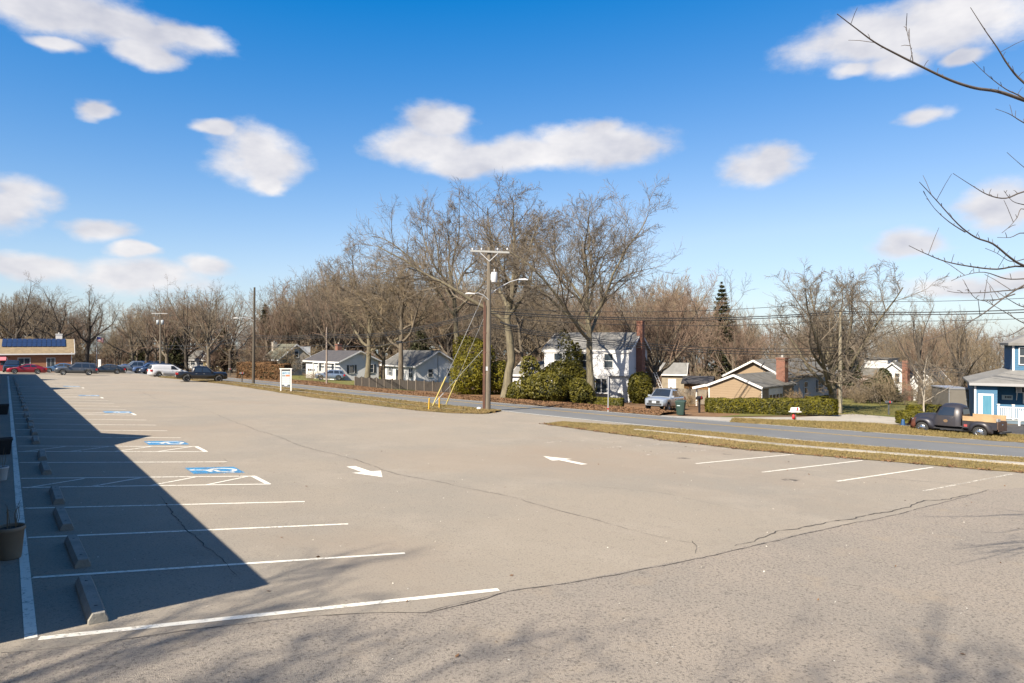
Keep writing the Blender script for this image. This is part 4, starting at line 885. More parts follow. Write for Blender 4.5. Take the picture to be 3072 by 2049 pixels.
# --- white colonial
A, B = XY(1637, 70.5), XY(1888, 67); e, w = house('colonial_house', 'white two-storey colonial with a brick end chimney behind the big oak', A, B); D = 8
h = hp(1760, 1049, 68.5); rh = hp(1760, 1004, 72); z1 = hp(1880, 1130, 67)
gable(e, w, D, h, rh, 'x', M_white2, M_r_lt, ov=.3, wallname='lower_wall', y0=0)
fr, rt = face('front', 0, 0, w, D), face('right', 0, 0, w, D)
up = MB().box((-.02, -.32, z1), (w+.02, 0, h-.06)); up.build('upper_wall', M_white2, e)
MB().box((-.1, -.42, h-.3), (w+.1, -.30, h-.02)).build('frieze', M_trim, e)
fu = face('front', 0, -.325, w, D)
for a in (1.5, 4.2, w-2.0): window(e, fu, a, h-1.75, .85, 1.35, 1, 2)
bx = MB(); bw = w-3.0
bx.box((bw-1.0, -.62, .75), (bw+1.0, 0, .86)); o = bx.build('bay_window', M_trim, e); MB().box((bw-.95, -.55, z1-.3), (bw+.95, 0, z1-.04)).build('bay_hood', M_trim, o)
MB().box((bw-.86, -.5, .86), (bw+.86, -.05, z1-.3)).build('pane', M_glass, o)
q = MB()
for a in (-.9, -.3, .3, .9): q.box((bw+a-.04, -.54, .86), (bw+a+.04, -.46, z1-.3))
q.build('mullion', M_trim, o)
window(e, fr, 1.5, .9, .9, 1.3, 1, 2)
q = MB(); cx = w-.95
for k in range(3): q.tube([(cx+.22*(k-1), -.12, .1), (cx+.2*(k-1)+.05, -.13, .5+.12*(k % 2)), (cx+.14*(k-1), -.12, .8+.1*(k % 2))], .025, 6)
for k in range(5): q.tube([(cx-.35+.18*k, -.12, .12), (cx-.3+.16*k, -.12, .36+.08*(k % 2))], .02, 6)
q.build('iron_ornament', M_shut, e)
ch = MB().box((w+.004, D*.35, -.5), (w+.62, D*.35+1.5, h+.4)).box((w+.0, D*.35+.25, h+.398), (w+.6, D*.35+1.25, rh+1.15)).box((w-.04, D*.35+.2, rh+1.148), (w+.64, D*.35+1.3, rh+1.28)); ch.build('chimney', M_brick, e)
# its one-storey wing
gable(e, 4.0, 6, hp(1580, 1123, 71), hp(1580, 1087, 74), 'x', M_white2, M_r_lt, x0=-4.004, y0=.6, ov=.2, wallname='wing_wall', roofname='wing_roof')
window(e, face('front', -4.0, .6, 4, 6), 1.9, .9, 1.6, 1.2, 2, 2)

# --- tan ranch with garage
A, B = XY(2127, 63.5), XY(2284, 60); e, w = house('tan_ranch_house', 'tan ranch house with a garage, brick chimney and satellite dish', A, B, dz=-.25); D = 7
gz0 = -.25
h = hp(2284, 1163, 60)-gz0; rh = hp(2211, 1127, 62)-gz0
gable(e, w, D, h, rh, 'y', M_tan, M_r_grey, ov=.22, wallname='garage_wall', roofname='garage_roof')
k = (rh-h)/(w/2)
MB().prism([(-.2, -.22, h-k*.2+.01), (-1.55, -.22, h-k*1.0), (-1.55, -.22, h-k*1.0+.14), (-.2, -.22, h-k*.2+.15)], (0, D+.44, 0)).build('carport_roof', M_r_grey, e)
MB().bar((-1.56, -.26, h-k*1.0+.06), (-.2, -.26, h-k*.2+.08), .05, .22).build('carport_fascia', M_trim, e)
for y in (.1, D-.3): MB().box((-1.42, y, -.4), (-1.3, y+.12, h-k*.9)).build('carport_post', M_trim, e)
rt = face('right', 0, 0, w, D); garage_door(e, rt, 3.0, .05, 3.0, 2.05)
MB().box((w+.005, -.005, -.5), (w+.06, .12, h-.05)).box((-.05, -.02, -.5), (.07, .06, h-.05)).build('corner_board', M_trim, e)
# main block behind
A2, B2 = XY(2185, 74), XY(2352, 69.5); yaw2 = e.rotation_euler.z; inv = Matrix.Rotation(-yaw2, 2)
loc = lambda q: inv @ (Vector(q)-Vector(A))
a2 = loc(A2); b2 = loc(B2); W2 = b2.x-a2.x; D2 = 15
h2 = hp(2352, 1140, 69.5)-gz0-.15; rh2 = hp(2278, 1097, 71.5)-gz0
gable(e, W2, D2, h2, rh2, 'y', M_tan, M_r_grey, x0=a2.x, y0=b2.y, ov=.4, wallname='main_wall', roofname='main_roof')
rt2 = face('right', a2.x, b2.y, W2, D2)
M_sh_grey = siding('grey_painted_siding', (.30,.28,.27), .2)
MB().box((a2.x+W2, b2.y+.1, -.9), (a2.x+W2+.02, b2.y+D2-.1, h2-.05)).build('front_wall_face', M_sh_grey, e)
for a, ww, hh, sh in ((1.6, 1.6, 1.5, None), (5.6, .9, 1.2, None), (9.5, .9, 1.2, M_shut), (12.8, .9, 1.2, M_shut)): window(e, lambda a_, o, z: (a2.x+W2+.02+o, b2.y+a_, z), a, h2-1.95, ww, hh, 2 if ww > 1 else 1, 2, sh)
cx_, cy_ = b2.x-.62*W2*.0-1.0, b2.y-.9
chimney(e, w*.88, D*.84, h-.2, hp(2312, 1080, 66)-gz0, .82, .82, M_brick)
ds = MB().tube([(w*.42, D+.1, rh-.3), (w*.42, D-.05, rh+.55)], .03, 6); ds.build('dish_mast', M_shut, e)
_q = Vector((-.75, -.35, .55)).to_track_quat('Z', 'Y').to_matrix()
rows = [[tuple(Vector((w*.42, D-.1, rh+.75))+_q @ Vector((rr*math.cos(ph)*.46, rr*math.sin(ph)*.46, .13*rr*rr))) for ph in np.linspace(0, 6.2832, 17)] for rr in np.linspace(.02, 1, 5)]
MB().grid(rows).build('satellite_dish', mat('dish_grey', (.16,.16,.17), .6), e)

# --- open timber shed and carport clutter behind the stockade fence
A, B = XY(2052, 76), XY(2130, 75); e, w = house('timber_shed', 'low open timber shed behind the stockade fence', A, B, 'shed')
M_or = mat('orange_timber', (.2,.105,.035), .85, scale=3, col2=(.12,.06,.02))
gable(e, w, 4, hp(2090, 1150, 75), hp(2090, 1133, 77), 'x', M_or, M_r_dark, ov=.3, trim=False)
A, B = XY(1985, 96), XY(2055, 95); e, w = house('garden_shed', 'small pale shed among the trees behind the silver pickup', A, B, 'shed')
gable(e, w, 3.5, hp(2020, 1120, 96), hp(2020, 1092, 97), 'x', mat('pale_shed_boards', (.24,.2,.14), .85, var=.3, scale=2), M_r_lt, ov=.3)
door(e, face('front', 0, 0, w, 3.5), w*.45, 0, .9, 1.9, M_trim, False)

# --- white house with the tall brick chimney
A, B = XY(2648, 97), XY(2708, 95); e, w = house('chimney_house', 'white two-storey house with a tall brick chimney behind the bare stems', A, B); D = 8
h = hp(2706, 1112, 95); rh = hp(2684, 1090, 97); gable(e, w, D, h, rh, 'y', M_white, M_r_grey, ov=.25)
fr = face('front', 0, 0, w, D); window(e, fr, .85, h-1.6, .6, 1.2, 1, 2); window(e, fr, 1.9, h-1.6, .6, 1.2, 1, 2); window(e, fr, 1.0, .6, 1.0, 1.6)
gable(e, 3.6, 7.6, 2.9, 5.3, 'x', M_white, M_r_grey, x0=-3.604, y0=.2, ov=.3, wallname='wing_wall', roofname='wing_roof')
MB().box((-3.4, 2.2, 3.2), (-.2, 6, 5.6)).build('dormer', M_white, e); MB().box((-3.6, 2.0, 5.602), (.0, 6.2, 5.75)).build('dormer_roof', M_r_grey, e)
for a in (-2.9, -1.9, -.9): window(e, face('front', 0, .2, w, D), a, .9, .55, 1.3, 1, 2)
gable(e, 2.9, 6, 2.6, 4.4, 'y', M_white, M_r_grey, x0=w+.6, y0=1, ov=.2, wallname='ell_wall', roofname='ell_roof')
MB().prism([(w+.02, -.3, -.5), (w+1.15, -.3, -.5), (w+1.1, -.3, 1.6), (w+.72, -.3, 2.3), (w+.72, -.3, hp(2716, 1082, 95)), (w+.02, -.3, hp(2716, 1082, 95))], (0, .9, 0)).build('chimney', M_brick, e)
# --- blue house at right
A = XY(2924, 54); B = (A[0]+11*.857, A[1]-11*.515); e, w = house('blue_house', 'blue two-storey house with a white-railed porch at the right edge', A, B); D = 10
h = hp(2907, 1143, 54); xs = 1.47; yr = 1.3
fr = face('front', 0, 0, w, D); frp = face('front', 0, yr, w, D)
MB().box((0, 0, -.8), (xs, D, h)).build('entry_wall', M_blue_s, e)
MB().box((xs, yr, -.8), (w, D, h)).build('porch_wall', M_blue_s, e)
xu = 2.63; yu = 2.2                     # lower hip roof up to the upper storey
zu = hp(3019, 1113, 55.3)
ovh = .35
r0 = [(-ovh, -ovh, h-.08), (w+ovh, -ovh, h-.08), (w+ovh, D+ovh, h-.08), (-ovh, D+ovh, h-.08)]; r1 = [(xu, yu, zu), (w-1, yu, zu), (w-1, D-1, zu), (xu, D-1, zu)]
mb = MB(); mb.add(r0+r1, [(0,1,5,4),(1,2,6,5),(2,3,7,6),(3,0,4,7),(4,5,6,7)]); mb.add([(a, b, c) for a, b, c in r0]+[(a, b, c-.16) for a, b, c in r0], [(0,4,5,1),(1,5,6,2),(2,6,7,3),(3,7,4,0),(7,6,5,4)]); mb.build('porch_roof', M_r_lt, e)
MB().box((-ovh-.03, -ovh-.03, h-.27), (w+ovh, -ovh+.0, h-.06)).build('gutter', mat('grey_gutter', (.25,.25,.25), .6), e)
h3 = hp(3030, 1031, 55.2)
MB().box((xu+.01, yu+.01, zu-1.2), (w-1.2, D-1.2, h3)).build('upper_wall', M_blue_s, e)
fu = face('front', xu+.01, yu+.01, w, D); window(e, fu, .66, zu+.5, .42, 1.28, 1, 2)
r0 = [(xu-.3, yu-.3, h3-.04), (w-.9, yu-.3, h3-.04), (w-.9, D-.9, h3-.04), (xu-.3, D-.9, h3-.04)]; r1 = [(xu+3, yu+2.8, h3+1.5), (w-3, yu+2.8, h3+1.5)]
mb = MB(); mb.add(r0+r1, [(0,1,5,4),(1,2,5),(2,3,4,5),(3,0,4)]); mb.add(r0+[(a, b, c-.2) for a, b, c in r0], [(0,4,5,1),(1,5,6,2),(2,6,7,3),(3,7,4,0),(7,6,5,4)]); mb.build('upper_roof', M_r_lt, e)
q = MB().box((-.03, -.03, -.6), (.1, .0, h-.1)).box((-.03, -.0, -.6), (.0, .1, h-.1)).box((xu-.02, yu-.02, zu-.2), (xu+.12, yu+.008, h3-.1)); q.build('corner_board', M_trim, e)
M_curt = mat('pale_blue_curtain', (.03,.14,.21), .6, scale=3, col2=(.07,.2,.27), stretch=(6,6,.3))
d = MB().box((.28, -.03, .25), (1.16, -.004, 2.2)).build('entry_door', M_trim, e); MB().box((.52, -.045, .3), (1.1, -.03, 2.12)).build('pane', M_curt, d)
q = MB()
for lo, hi in (((.22, -.06, .2), (.28, 0, 2.26)), ((1.16, -.06, .2), (1.22, 0, 2.26)), ((.28, -.06, 2.2), (1.16, 0, 2.26))): q.box(lo, hi)
q.build('door_frame', M_trim, d)
sg = MB().box((1.85, yr-.05, 1.75), (2.55, yr, 2.12)).build('wall_sign', mat('pale_sign_board', (.33,.4,.4), .7, var=.2, scale=5), e)
q = MB()
for k, (a, b) in enumerate(((2.05, .09), (2.17, .06), (2.26, .1), (2.39, .08))): q.box((a, yr-.056, 1.88), (a+b, yr-.05, 2.05))
q.build('sign_lettering', M_shut, sg)
ac = MB().box((2.75, yr-.35, 2.35), (3.35, yr, 2.82)).build('window_air_conditioner', M_trim, e)
q = MB()
for k in range(6): q.box((2.8, yr-.362, 2.4+.06*k), (3.05, yr-.35, 2.43+.06*k))
q.box((3.1, yr-.365, 2.4), (3.28, yr-.35, 2.76)); q.build('vent_grille', M_shut, ac)
q = MB().bar((2.8, yr, 1.75), (2.8, yr-.33, 2.34), .05, .05).bar((3.25, yr, 1.5), (3.25, yr-.33, 2.34), .05, .05).box((3.2, yr-.1, 1.5), (3.3, yr-.02, 2.35)); q.build('bracket', M_trim, ac)
MB().box((xs, -.02, -.8), (w, yr, .22)).build('porch_floor', mat('porch_blue_grey', (.1,.145,.18), .8, var=.2), e)
MB().box((xs, -.05, .222), (w, yr-.02, .30)).build('porch_deck', mat('deck_grey', (.22,.24,.24), .8), e)
q = MB().box((xs+.02, -.04, 1.22), (w-2, .04, 1.3)).box((xs+.02, -.03, .38), (w-2, .03, .44)); q.build('rail', M_trim, e)
for k in range(60):
    a = xs+.1+k*.12
    if a < w-2: MB().box((a, -.015, .44), (a+.06, .015, 1.22)).build('baluster', M_trim, e)
for a in (xs+.06, 2.47, 5.2): o = MB().box((a-.06, -.07, .3), (a+.06, .07, 1.42)).box((a-.1, -.1, 1.42), (a+.1, .1, 1.49)).build('newel_post', M_trim, e)
for a in (3.4, 7.2): MB().box((a-.08, -.08, .3), (a+.08, .08, h-.2)).build('porch_post', M_trim, e)
window(e, frp, 4.4, .9, .9, 1.6, 1, 2)
# white step rail running down to the drive
q = empty('stair_rail', *XY(3058, 50.2), rz=-.75, label='white wooden step rail in front of the blue house porch', cat='railing')
MB().bar((0, 0, 1.0), (1.6, -.2, 1.75), .09, .07).build('handrail', M_trim, q); MB().bar((0, 0, .35), (1.6, -.2, 1.1), .07, .05).build('bottom_rail', M_trim, q)
for k in range(9): a = .1+k*.18; MB().box((a-.03, -.03-.125*a, .3+.47*a), (a+.03, .01-.125*a, 1.0+.47*a)).build('baluster', M_trim, q)
MB().box((-.06, -.06, 0), (.06, .06, 1.15)).build('post', M_trim, q); MB().box((1.55, -.26, 0), (1.67, -.14, 1.9)).build('post', M_trim, q)
# grey cargo trailer
x, y = XY(2880, 61); e = empty('cargo_trailer', x, y, rz=math.radians(-12), label='grey cargo trailer parked beside the blue house', cat='trailer')
M_tr = mat('trailer_grey', (.13,.12,.105), .6, var=.12, scale=2); M_alu = mat('trailer_alloy', (.45,.46,.48), .4, metal=.7)
MB().box((-.85, 0, .45), (.85, 4, 2.35)).build('body', M_tr, e); MB().box((-.9, -.05, 2.352), (.9, 4.05, 2.46)).build('roof_cap', M_alu, e)
o = MB().box((-.75, -.04, .55), (.7, -.004, 2.25)).build('rear_door', M_tr, e); MB().box((.5, -.08, .8), (.56, -.04, 2.1)).box((.44, -.09, 1.4), (.62, -.05, 1.55)).build('door_bar', M_alu, o)
MB().box((-.9, -.03, .4), (-.852, .06, 2.34)).box((.852, -.03, .4), (.9, .06, 2.34)).build('corner_trim', M_alu, e)
MB().lathe([(0,.0),(.33,.0),(.33,.2),(0,.2)], 14, 'x', (-.88, 2.2, .33)).build('wheel', M_shut, e); MB().lathe([(0,.0),(.33,.0),(.33,.2),(0,.2)], 14, 'x', (.68, 2.2, .33)).build('wheel', M_shut, e)
# far pale houses glimpsed between the trunks beyond the cars
for u, t, wd, vt, lab, m in ((560, 165, 5, 1072, 'pale house glimpsed between trunks behind the white minivan', M_white), (610, 150, 4, 1070, 'yellowish house glimpsed behind the black pickup', mat('pale_yellow_siding', (.3,.24,.12), .8, var=.2)), (690, 150, 7, 1082, 'pale fence-like house left of the brown hedge', M_grey), (365, 190, 9, 1090, 'low pale roof far down the road beyond the sedan', M_grey)):
    A, B = XY(u, t), XY(u+wd*2048/t, t); e, w = house('far_house', lab, A, B); hh = hp(u, vt+8, t); gable(e, w, 6, max(hh, 2.2), max(hh, 2.2)+2.0, 'x', m, M_r_grey, ov=.3); window(e, face('front', 0, 0, w, 6), w*.3, .9, .9, 1.2); window(e, face('front', 0, 0, w, 6), w*.7, .9, .9, 1.2)
# ---------------------------------------------------------------- vehicles
M_tyre = mat('tyre_rubber', (.018,.018,.018), .85); M_rim = mat('alloy_rim', (.42,.43,.44), .3, metal=.9); M_rimd = mat('dark_rim', (.06,.06,.065), .35, metal=.8)
M_under = mat('underbody', (.012,.012,.013), .8); M_cgl = mat('car_glass', (.015,.02,.028), .06, spec=.9); M_chrome = mat('chrome', (.7,.7,.7), .15, metal=1)
M_hl = mat('headlamp_glass', (.6,.62,.65), .1, spec=.9); M_tl = mat('tail_lamp_red', (.35,.01,.012), .2); M_blk = mat('black_plastic', (.02,.02,.021), .6); M_plate = mat('number_plate', (.55,.58,.62), .5)
def carpaint(name, c, rough=.28, metal=.35): return mat(name, c, rough, metal=metal, coat=.8, var=.06, scale=2)
def wheel(e, x, y, r, w, rim, sp=6):
    s = 1 if y > 0 else -1
    o = empty('wheel', 0, 0, 0); o.parent = e; o.location = (x, y, r)
    MB().lathe([(r*.62,-w/2),(r*.93,-w/2),(r,-w*.3),(r,w*.3),(r*.93,w/2),(r*.62,w/2)], 20, 'y').build('tyre', M_tyre, o)
    q = MB().lathe([(r*.64,s*w*.42),(r*.58,s*w*.42),(r*.56,s*w*.2)], 20, 'y').lathe([(0,s*w*.4),(r*.14,s*w*.4),(r*.14,s*w*.2)], 10, 'y')
    for k in range(sp):
        a = 2*math.pi*k/sp; q.bar((r*.1*math.cos(a), s*w*.34, r*.1*math.sin(a)), (r*.6*math.cos(a), s*w*.34, r*.6*math.sin(a)), .035 if sp > 5 else .06, .05, up=(0,1,0))
    q.build('rim', rim, o); MB().lathe([(0,s*w*.1),(r*.63,s*w*.1)], 16, 'y').build('brake_disc', M_under, o); return o
def lin(x, pts): return float(np.interp(x, [p[0] for p in pts], [p[1] for p in pts]))
def car(name, label, x, y, heading, paint, L_=4.6, Wd=1.82, wb=2.7, fo=.9, wr=.33, belt=None, top=None, cab=None, roof=1.45, gc=.22, wins=(), rim=None, group=None, grille=True, bed=None, tail='lamp', arch=1.16, cladding=False, tw=.76, cat='car'):
    """x forward. top: hood/deck line; cab: [(x, z)] roof outline; wins: (belt x0, x1, roof x0, x1)"""
    rim = rim or M_rim; e = empty(name, x, y, rz=math.radians(heading), label=label, cat=cat, group=group, tilt=True)
    xf = L_/2; xr = -L_/2; wx = (xf-fo, xf-fo-wb); hw = Wd/2; R = wr*arch
    xs = sorted(set([round(q, 3) for q in list(np.linspace(xr, xf, 25))+[w+R*math.sin(a) for w in wx for a in np.linspace(-1.5708, 1.5708, 11)]+[xr+.04, xr+.12, xf-.04, xf-.12, xf-.3]]))
    def half(q): k = min((q-xr), (xf-q)); return hw*(1-.22*max(0, 1-k/.55)**2.2)
    def zb(q):
        z = gc+.06*max(0, 1-(xf-q)/.5)+.08*max(0, 1-(q-xr)/.5)
        for w in wx:
            if abs(q-w) < R: z = max(z, wr+math.sqrt(max(0, R*R-(q-w)**2)))
        return z
    rows = []
    for q in xs:
        b = lin(q, belt); t = lin(q, top); h = half(q); z0 = min(zb(q), b-.12)
        pr = [(h*.93, z0), (h*.985, z0+.03), (h, (z0+b)*.5+.02), (h*.975, b-.06), (h*.93, b), (h*.80, max(t-.03, b)), (h*.45, t+.005), (0, t+.015)]
        rows.append([(q, yy, zz) for yy, zz in pr]+[(q, -yy, zz) for yy, zz in pr[-2::-1]])
    bd = MB().grid(rows, 0, True); bd.poly(rows[0], 0); bd.poly(rows[-1][::-1], 0); bd.build('body', paint, e)
    MB().box((xr+.15, -hw*.72, gc-.02), (xf-.15, hw*.72, .62)).box((wx[1]+R, -hw*.9, gc-.01), (wx[0]-R, hw*.9, .5)).build('underbody', M_under, e)
    # cabin
    cx0, cx1 = cab[0][0], cab[-1][0]; cxs = sorted(set([p[0] for p in cab]+list(np.linspace(cx0, cx1, 17)))); rows = []
    for q in cxs:
        b = lin(q, belt)-.02; z = max(lin(q, cab), b+.02); f = (z-b)/(roof-b); hb = half(q)*.93; hr = hw*(.93-(.93-tw)*min(1, f))
        pr = [(hb, b), (hr+(hb-hr)*.12, b+(z-b)*.88), (hr-.05, z-.015), (hr*.5, z+.02), (0, z+.03)]; rows.append([(q, yy, zz) for yy, zz in pr]+[(q, -yy, zz) for yy, zz in pr[-2::-1]])
    MB().grid(rows, 0, True).build('cabin', paint, e)
    def side(q, f):
        b = lin(q, belt)-.02; z = max(lin(q, cab), b+.02); ff = (z-b)/(roof-b); hb = half(q)*.93; hr = hw*(.93-(.93-tw)*min(1, ff)); yy = hb+(hr+(hb-hr)*.12-hb)*f/.88; return yy, b+(z-b)*f
    for (a0, a1, c0, c1) in wins:
        for s in (-1, 1):
            lo, hi = [], []
            for k in range(5):
                t = k/4; qa = a0+(a1-a0)*t; qc = c0+(c1-c0)*t; ya, za = side(qa, .07); yc, _ = side(qc, .8); zc = side(qc, .82)[1]; lo.append((qa, s*(ya+.008), za+.02)); hi.append((qc, s*(yc+.008), zc))
            MB().grid([lo, hi] if s > 0 else [hi, lo], 0, False).build('side_window', M_cgl, e)
    def screen(i0, i1, nm):
        (xa, za), (xb, zb_) = cab[i0], cab[i1]; n_ = Vector((-(zb_-za), 0, xb-xa)).normalized()
        if n_.z < 0: n_ = -n_
        q = []
        for t, kk in ((.08, .82), (.93, tw*.90)): X = xa+(xb-xa)*t; Z = max(za+(zb_-za)*t, lin(X, belt)); h_ = hw*kk; q.append([(X+n_.x*.035, -h_+.02, Z+n_.z*.035), (X+n_.x*.045, 0, Z+n_.z*.06), (X+n_.x*.035, h_-.02, Z+n_.z*.035)])
        MB().grid(q, 0, True).build(nm, M_cgl, e)
    screen(-1, -2, 'windscreen'); screen(0, 1, 'rear_window')
    for X in wx:
        for s in (1, -1): wheel(e, X, s*(hw-.115), wr, .22, rim)
    zl = lin(xf-.1, belt)
    for s in (1, -1):
        MB().prism([(xf-.42, s*hw*.86, zl-.06), (xf-.03, s*hw*.55, zl-.09), (xf-.015, s*hw*.55, zl-.22), (xf-.36, s*hw*.885, zl-.2)], (.02, s*.03, 0)).build('headlight', M_hl, e)
        zt = lin(xr+.05, belt); MB().box((xr-.02, s*hw*.62-.12, zt-.3), (xr+.14, s*hw*.62+.14 if s > 0 else s*hw*.62-.12+.24, zt-.05)).box((xr-.015, min(s*hw*.66, s*hw*.94), zt-.29), (xr+.22, max(s*hw*.66, s*hw*.94), zt-.06)).build('tail_light', M_tl, e)
        mx = cab[-1][0]-.25; MB().box((mx-.1, min(s*hw*.95, s*(hw+.17)), lin(mx, belt)+.02), (mx+.08, max(s*hw*.95, s*(hw+.17)), lin(mx, belt)+.17)).build('side_mirror', paint, e)
        for a0, a1, _, _ in wins[:2]: MB().box((a0+.08, s*(hw-.015)-.012, lin(a0, belt)-.16), (a0+.26, s*(hw-.015)+.02, lin(a0, belt)-.13)).build('door_handle', M_chrome if not cladding else M_blk, e)
    if grille:
        MB().box((xf-.06, -hw*.5, zl-.3), (xf+.012, hw*.5, zl-.1)).build('grille', M_blk, e)
    MB().box((xf-.05, -hw*.66, gc+.1), (xf+.02, hw*.66, gc+.24)).build('front_bumper', M_blk if cladding else paint, e); MB().box((xr-.03, -hw*.75, gc+.12), (xr+.05, hw*.75, gc+.26)).build('rear_bumper', M_blk if cladding else paint, e)
    MB().box((xf+.02, -.16, gc+.26), (xf+.03, .16, gc+.42)).build('number_plate', M_plate, e); MB().box((xr-.035, -.16, .62), (xr-.02, .16, .76)).build('number_plate', M_plate, e)
    if bed:                                                # open load bed
        b0, b1 = bed; zt = lin((b0+b1)/2, top); MB().box((b0+.06, -hw*.78, zt-.02), (b1-.06, hw*.78, zt+.02)).build('bed_cover', M_blk, e)
    return e
def SUV(name, label, x, y, hd, paint, k=1.0, **kw):
    d = dict(L_=4.75*k, Wd=1.9, wb=2.85*k, fo=.92*k, wr=.37, belt=[(-2.4*k,1.02),(1.0*k,1.05),(1.5*k,1.03),(2.0*k,.98),(2.4*k,.86)], top=[(-2.4*k,1.02),(.9*k,1.07),(1.6*k,1.08),(2.15*k,1.0),(2.4*k,.86)],
             cab=[(-2.36*k,1.04),(-2.1*k,1.66),(-1.2*k,1.75),(.1*k,1.74),(1.15*k,1.07)], roof=1.75, wins=((-.55*k,.65*k,-.5*k,.15*k),(-1.45*k,-.65*k,-1.35*k,-.6*k),(-2.1*k,-1.55*k,-1.95*k,-1.45*k)), gc=.26); d.update(kw); return car(name, label, x, y, hd, paint, **d)
def SEDAN(name, label, x, y, hd, paint, **kw):
    d = dict(L_=4.75, Wd=1.82, wb=2.75, fo=.92, wr=.33, belt=[(-2.4,.92),(-1.6,.97),(.9,.93),(1.8,.84),(2.38,.7)], top=[(-2.4,.93),(-1.7,1.02),(.9,.97),(1.7,.88),(2.38,.7)],
             cab=[(-1.95,.99),(-1.0,1.38),(-.35,1.46),(.2,1.42),(1.15,.95)], roof=1.46, wins=((-.3,.75,-.3,.22),(-1.35,-.4,-.95,-.38)), gc=.18); d.update(kw); return car(name, label, x, y, hd, paint, **d)
def PICKUP(name, label, x, y, hd, paint, **kw):
    d = dict(L_=5.85, Wd=2.02, wb=3.67, fo=.98, wr=.43, belt=[(-2.95,1.18),(1.2,1.2),(2.2,1.19),(2.8,1.15),(2.93,1.06)], top=[(-2.95,1.19),(-1.05,1.19),(.9,1.25),(2.2,1.3),(2.75,1.24),(2.93,1.08)],
             cab=[(-1.08,1.22),(-.98,1.86),(-.5,1.97),(.5,1.95),(1.35,1.22)], roof=1.97, wins=((.02,1.0,.02,.55),(-.85,-.06,-.78,-.05)), gc=.42, bed=(-2.9,-1.1), cat='pickup'); d.update(kw); return car(name, label, x, y, hd, paint, **d)
def VAN(name, label, x, y, hd, paint, **kw):
    d = dict(L_=5.1, Wd=1.98, wb=3.05, fo=.95, wr=.34, belt=[(-2.55,1.05),(1.3,1.02),(2.0,.95),(2.55,.8)], top=[(-2.55,1.05),(1.3,1.05),(2.1,.98),(2.55,.8)], cab=[(-2.52,1.07),(-2.3,1.68),(-1.5,1.76),(.5,1.74),(1.7,1.04)], roof=1.76,
             wins=((.15,1.15,.15,.6),), gc=.2, cat='van', tw=.80); d.update(kw); return car(name, label, x, y, hd, paint, **d)
q = P(80, 1121); red = carpaint('red_paint', (.23,.008,.02)); SEDAN('red_coupe', 'red coupe parked in front of the brick building', q[0], q[1], 217, red, L_=4.6, cab=[(-1.85,.97),(-.95,1.28),(-.3,1.36),(.1,1.33),(1.1,.93)], roof=1.36, wins=((-.35,.75,-.3,.2),(-1.2,-.45,-.85,-.42)), wb=2.6, belt=[(-2.3,.9),(-1.6,.96),(.9,.9),(1.8,.8),(2.3,.66)], top=[(-2.3,.93),(-1.7,1.0),(.9,.94),(1.7,.84),(2.3,.66)])
q = P(228, 1125); SUV('grey_suv', 'dark grey SUV parked right of the red coupe', q[0], q[1], 214, carpaint('grey_paint', (.06,.066,.075)), 1.06)
q = P(182, 1118); SEDAN('blue_sedan', 'blue car half hidden behind the dark grey SUV', q[0], q[1], 213, carpaint('blue_paint', (.07,.13,.22)))
q = P(36, 1116.5); SUV('dark_wagon', 'dark blue car half hidden behind the red coupe', q[0], q[1], 300, carpaint('navy_paint', (.012,.022,.04)), .9)
q = P(321, 1121); SEDAN('dark_sedan', 'dark blue sedan parked near the flagpole', q[0], q[1], 217, carpaint('ink_paint', (.02,.03,.042)))
CL = [(408,1119,218,PICKUP,'silver_pickup','silver-blue pickup at the left end of the parked row',carpaint('steel_paint',(.11,.13,.16))),(441,1119.5,222,SUV,'blue_suv','blue SUV second in the parked row beside the silver-blue pickup',carpaint('mid_blue_paint',(.06,.10,.20))),
      (468,1122,222,SUV,'navy_suv','navy SUV parked just left of the white minivan',carpaint('deep_navy_paint',(.02,.035,.07)))]
for u, v, hd, fnc, nm, lab, pt in CL: q = P(u, v); fnc(nm, lab, q[0], q[1], hd, pt)
for u, v, nm, lab, c in ((402,1109,'blue_van','blue van far behind the parked row',(.04,.08,.2)),(428,1109,'navy_car','dark car far behind the parked row beside the blue van',(.02,.03,.06)),(520,1110,'grey_car','grey car roof showing above the white minivan',(.12,.11,.11)),(465,1110,'dark_car','dark car roof behind the navy SUV',(.025,.028,.035))):
    q = P(u, v); SUV(nm, lab, q[0], q[1], 218, carpaint(nm+'_paint', c))
q = P(503, 1130); VAN('white_minivan', 'white panel minivan with one red tail lamp showing', q[0], q[1], 44, carpaint('white_paint', (.5,.5,.5), .35, 0))
q = P(604, 1145.5); PICKUP('black_pickup', 'black crew-cab pickup at the right end of the parked row', q[0], q[1], 29, carpaint('black_paint', (.008,.008,.009)), rim=M_rimd)
q = P(897, 1123.5); SUV('black_suv', 'black SUV in the drive of the grey cape house', q[0], q[1], 190, carpaint('gloss_black', (.012,.013,.015)), .88)
q = P(990, 1140.5); SUV('blue_crossover', 'pale blue crossover in front of the white ranch house', q[0], q[1], 193, carpaint('pale_blue_paint', (.14,.185,.26)), .95, cladding=True, roof=1.66, cab=[(-2.2,1.02),(-1.9,1.56),(-1.1,1.66),(.1,1.65),(1.15,1.05)])
q = P(1085, 1139); SEDAN('silver_sedan', 'silver sedan half hidden by the fence and tree', q[0], q[1], 16, carpaint('silver_paint', (.32,.34,.36)))
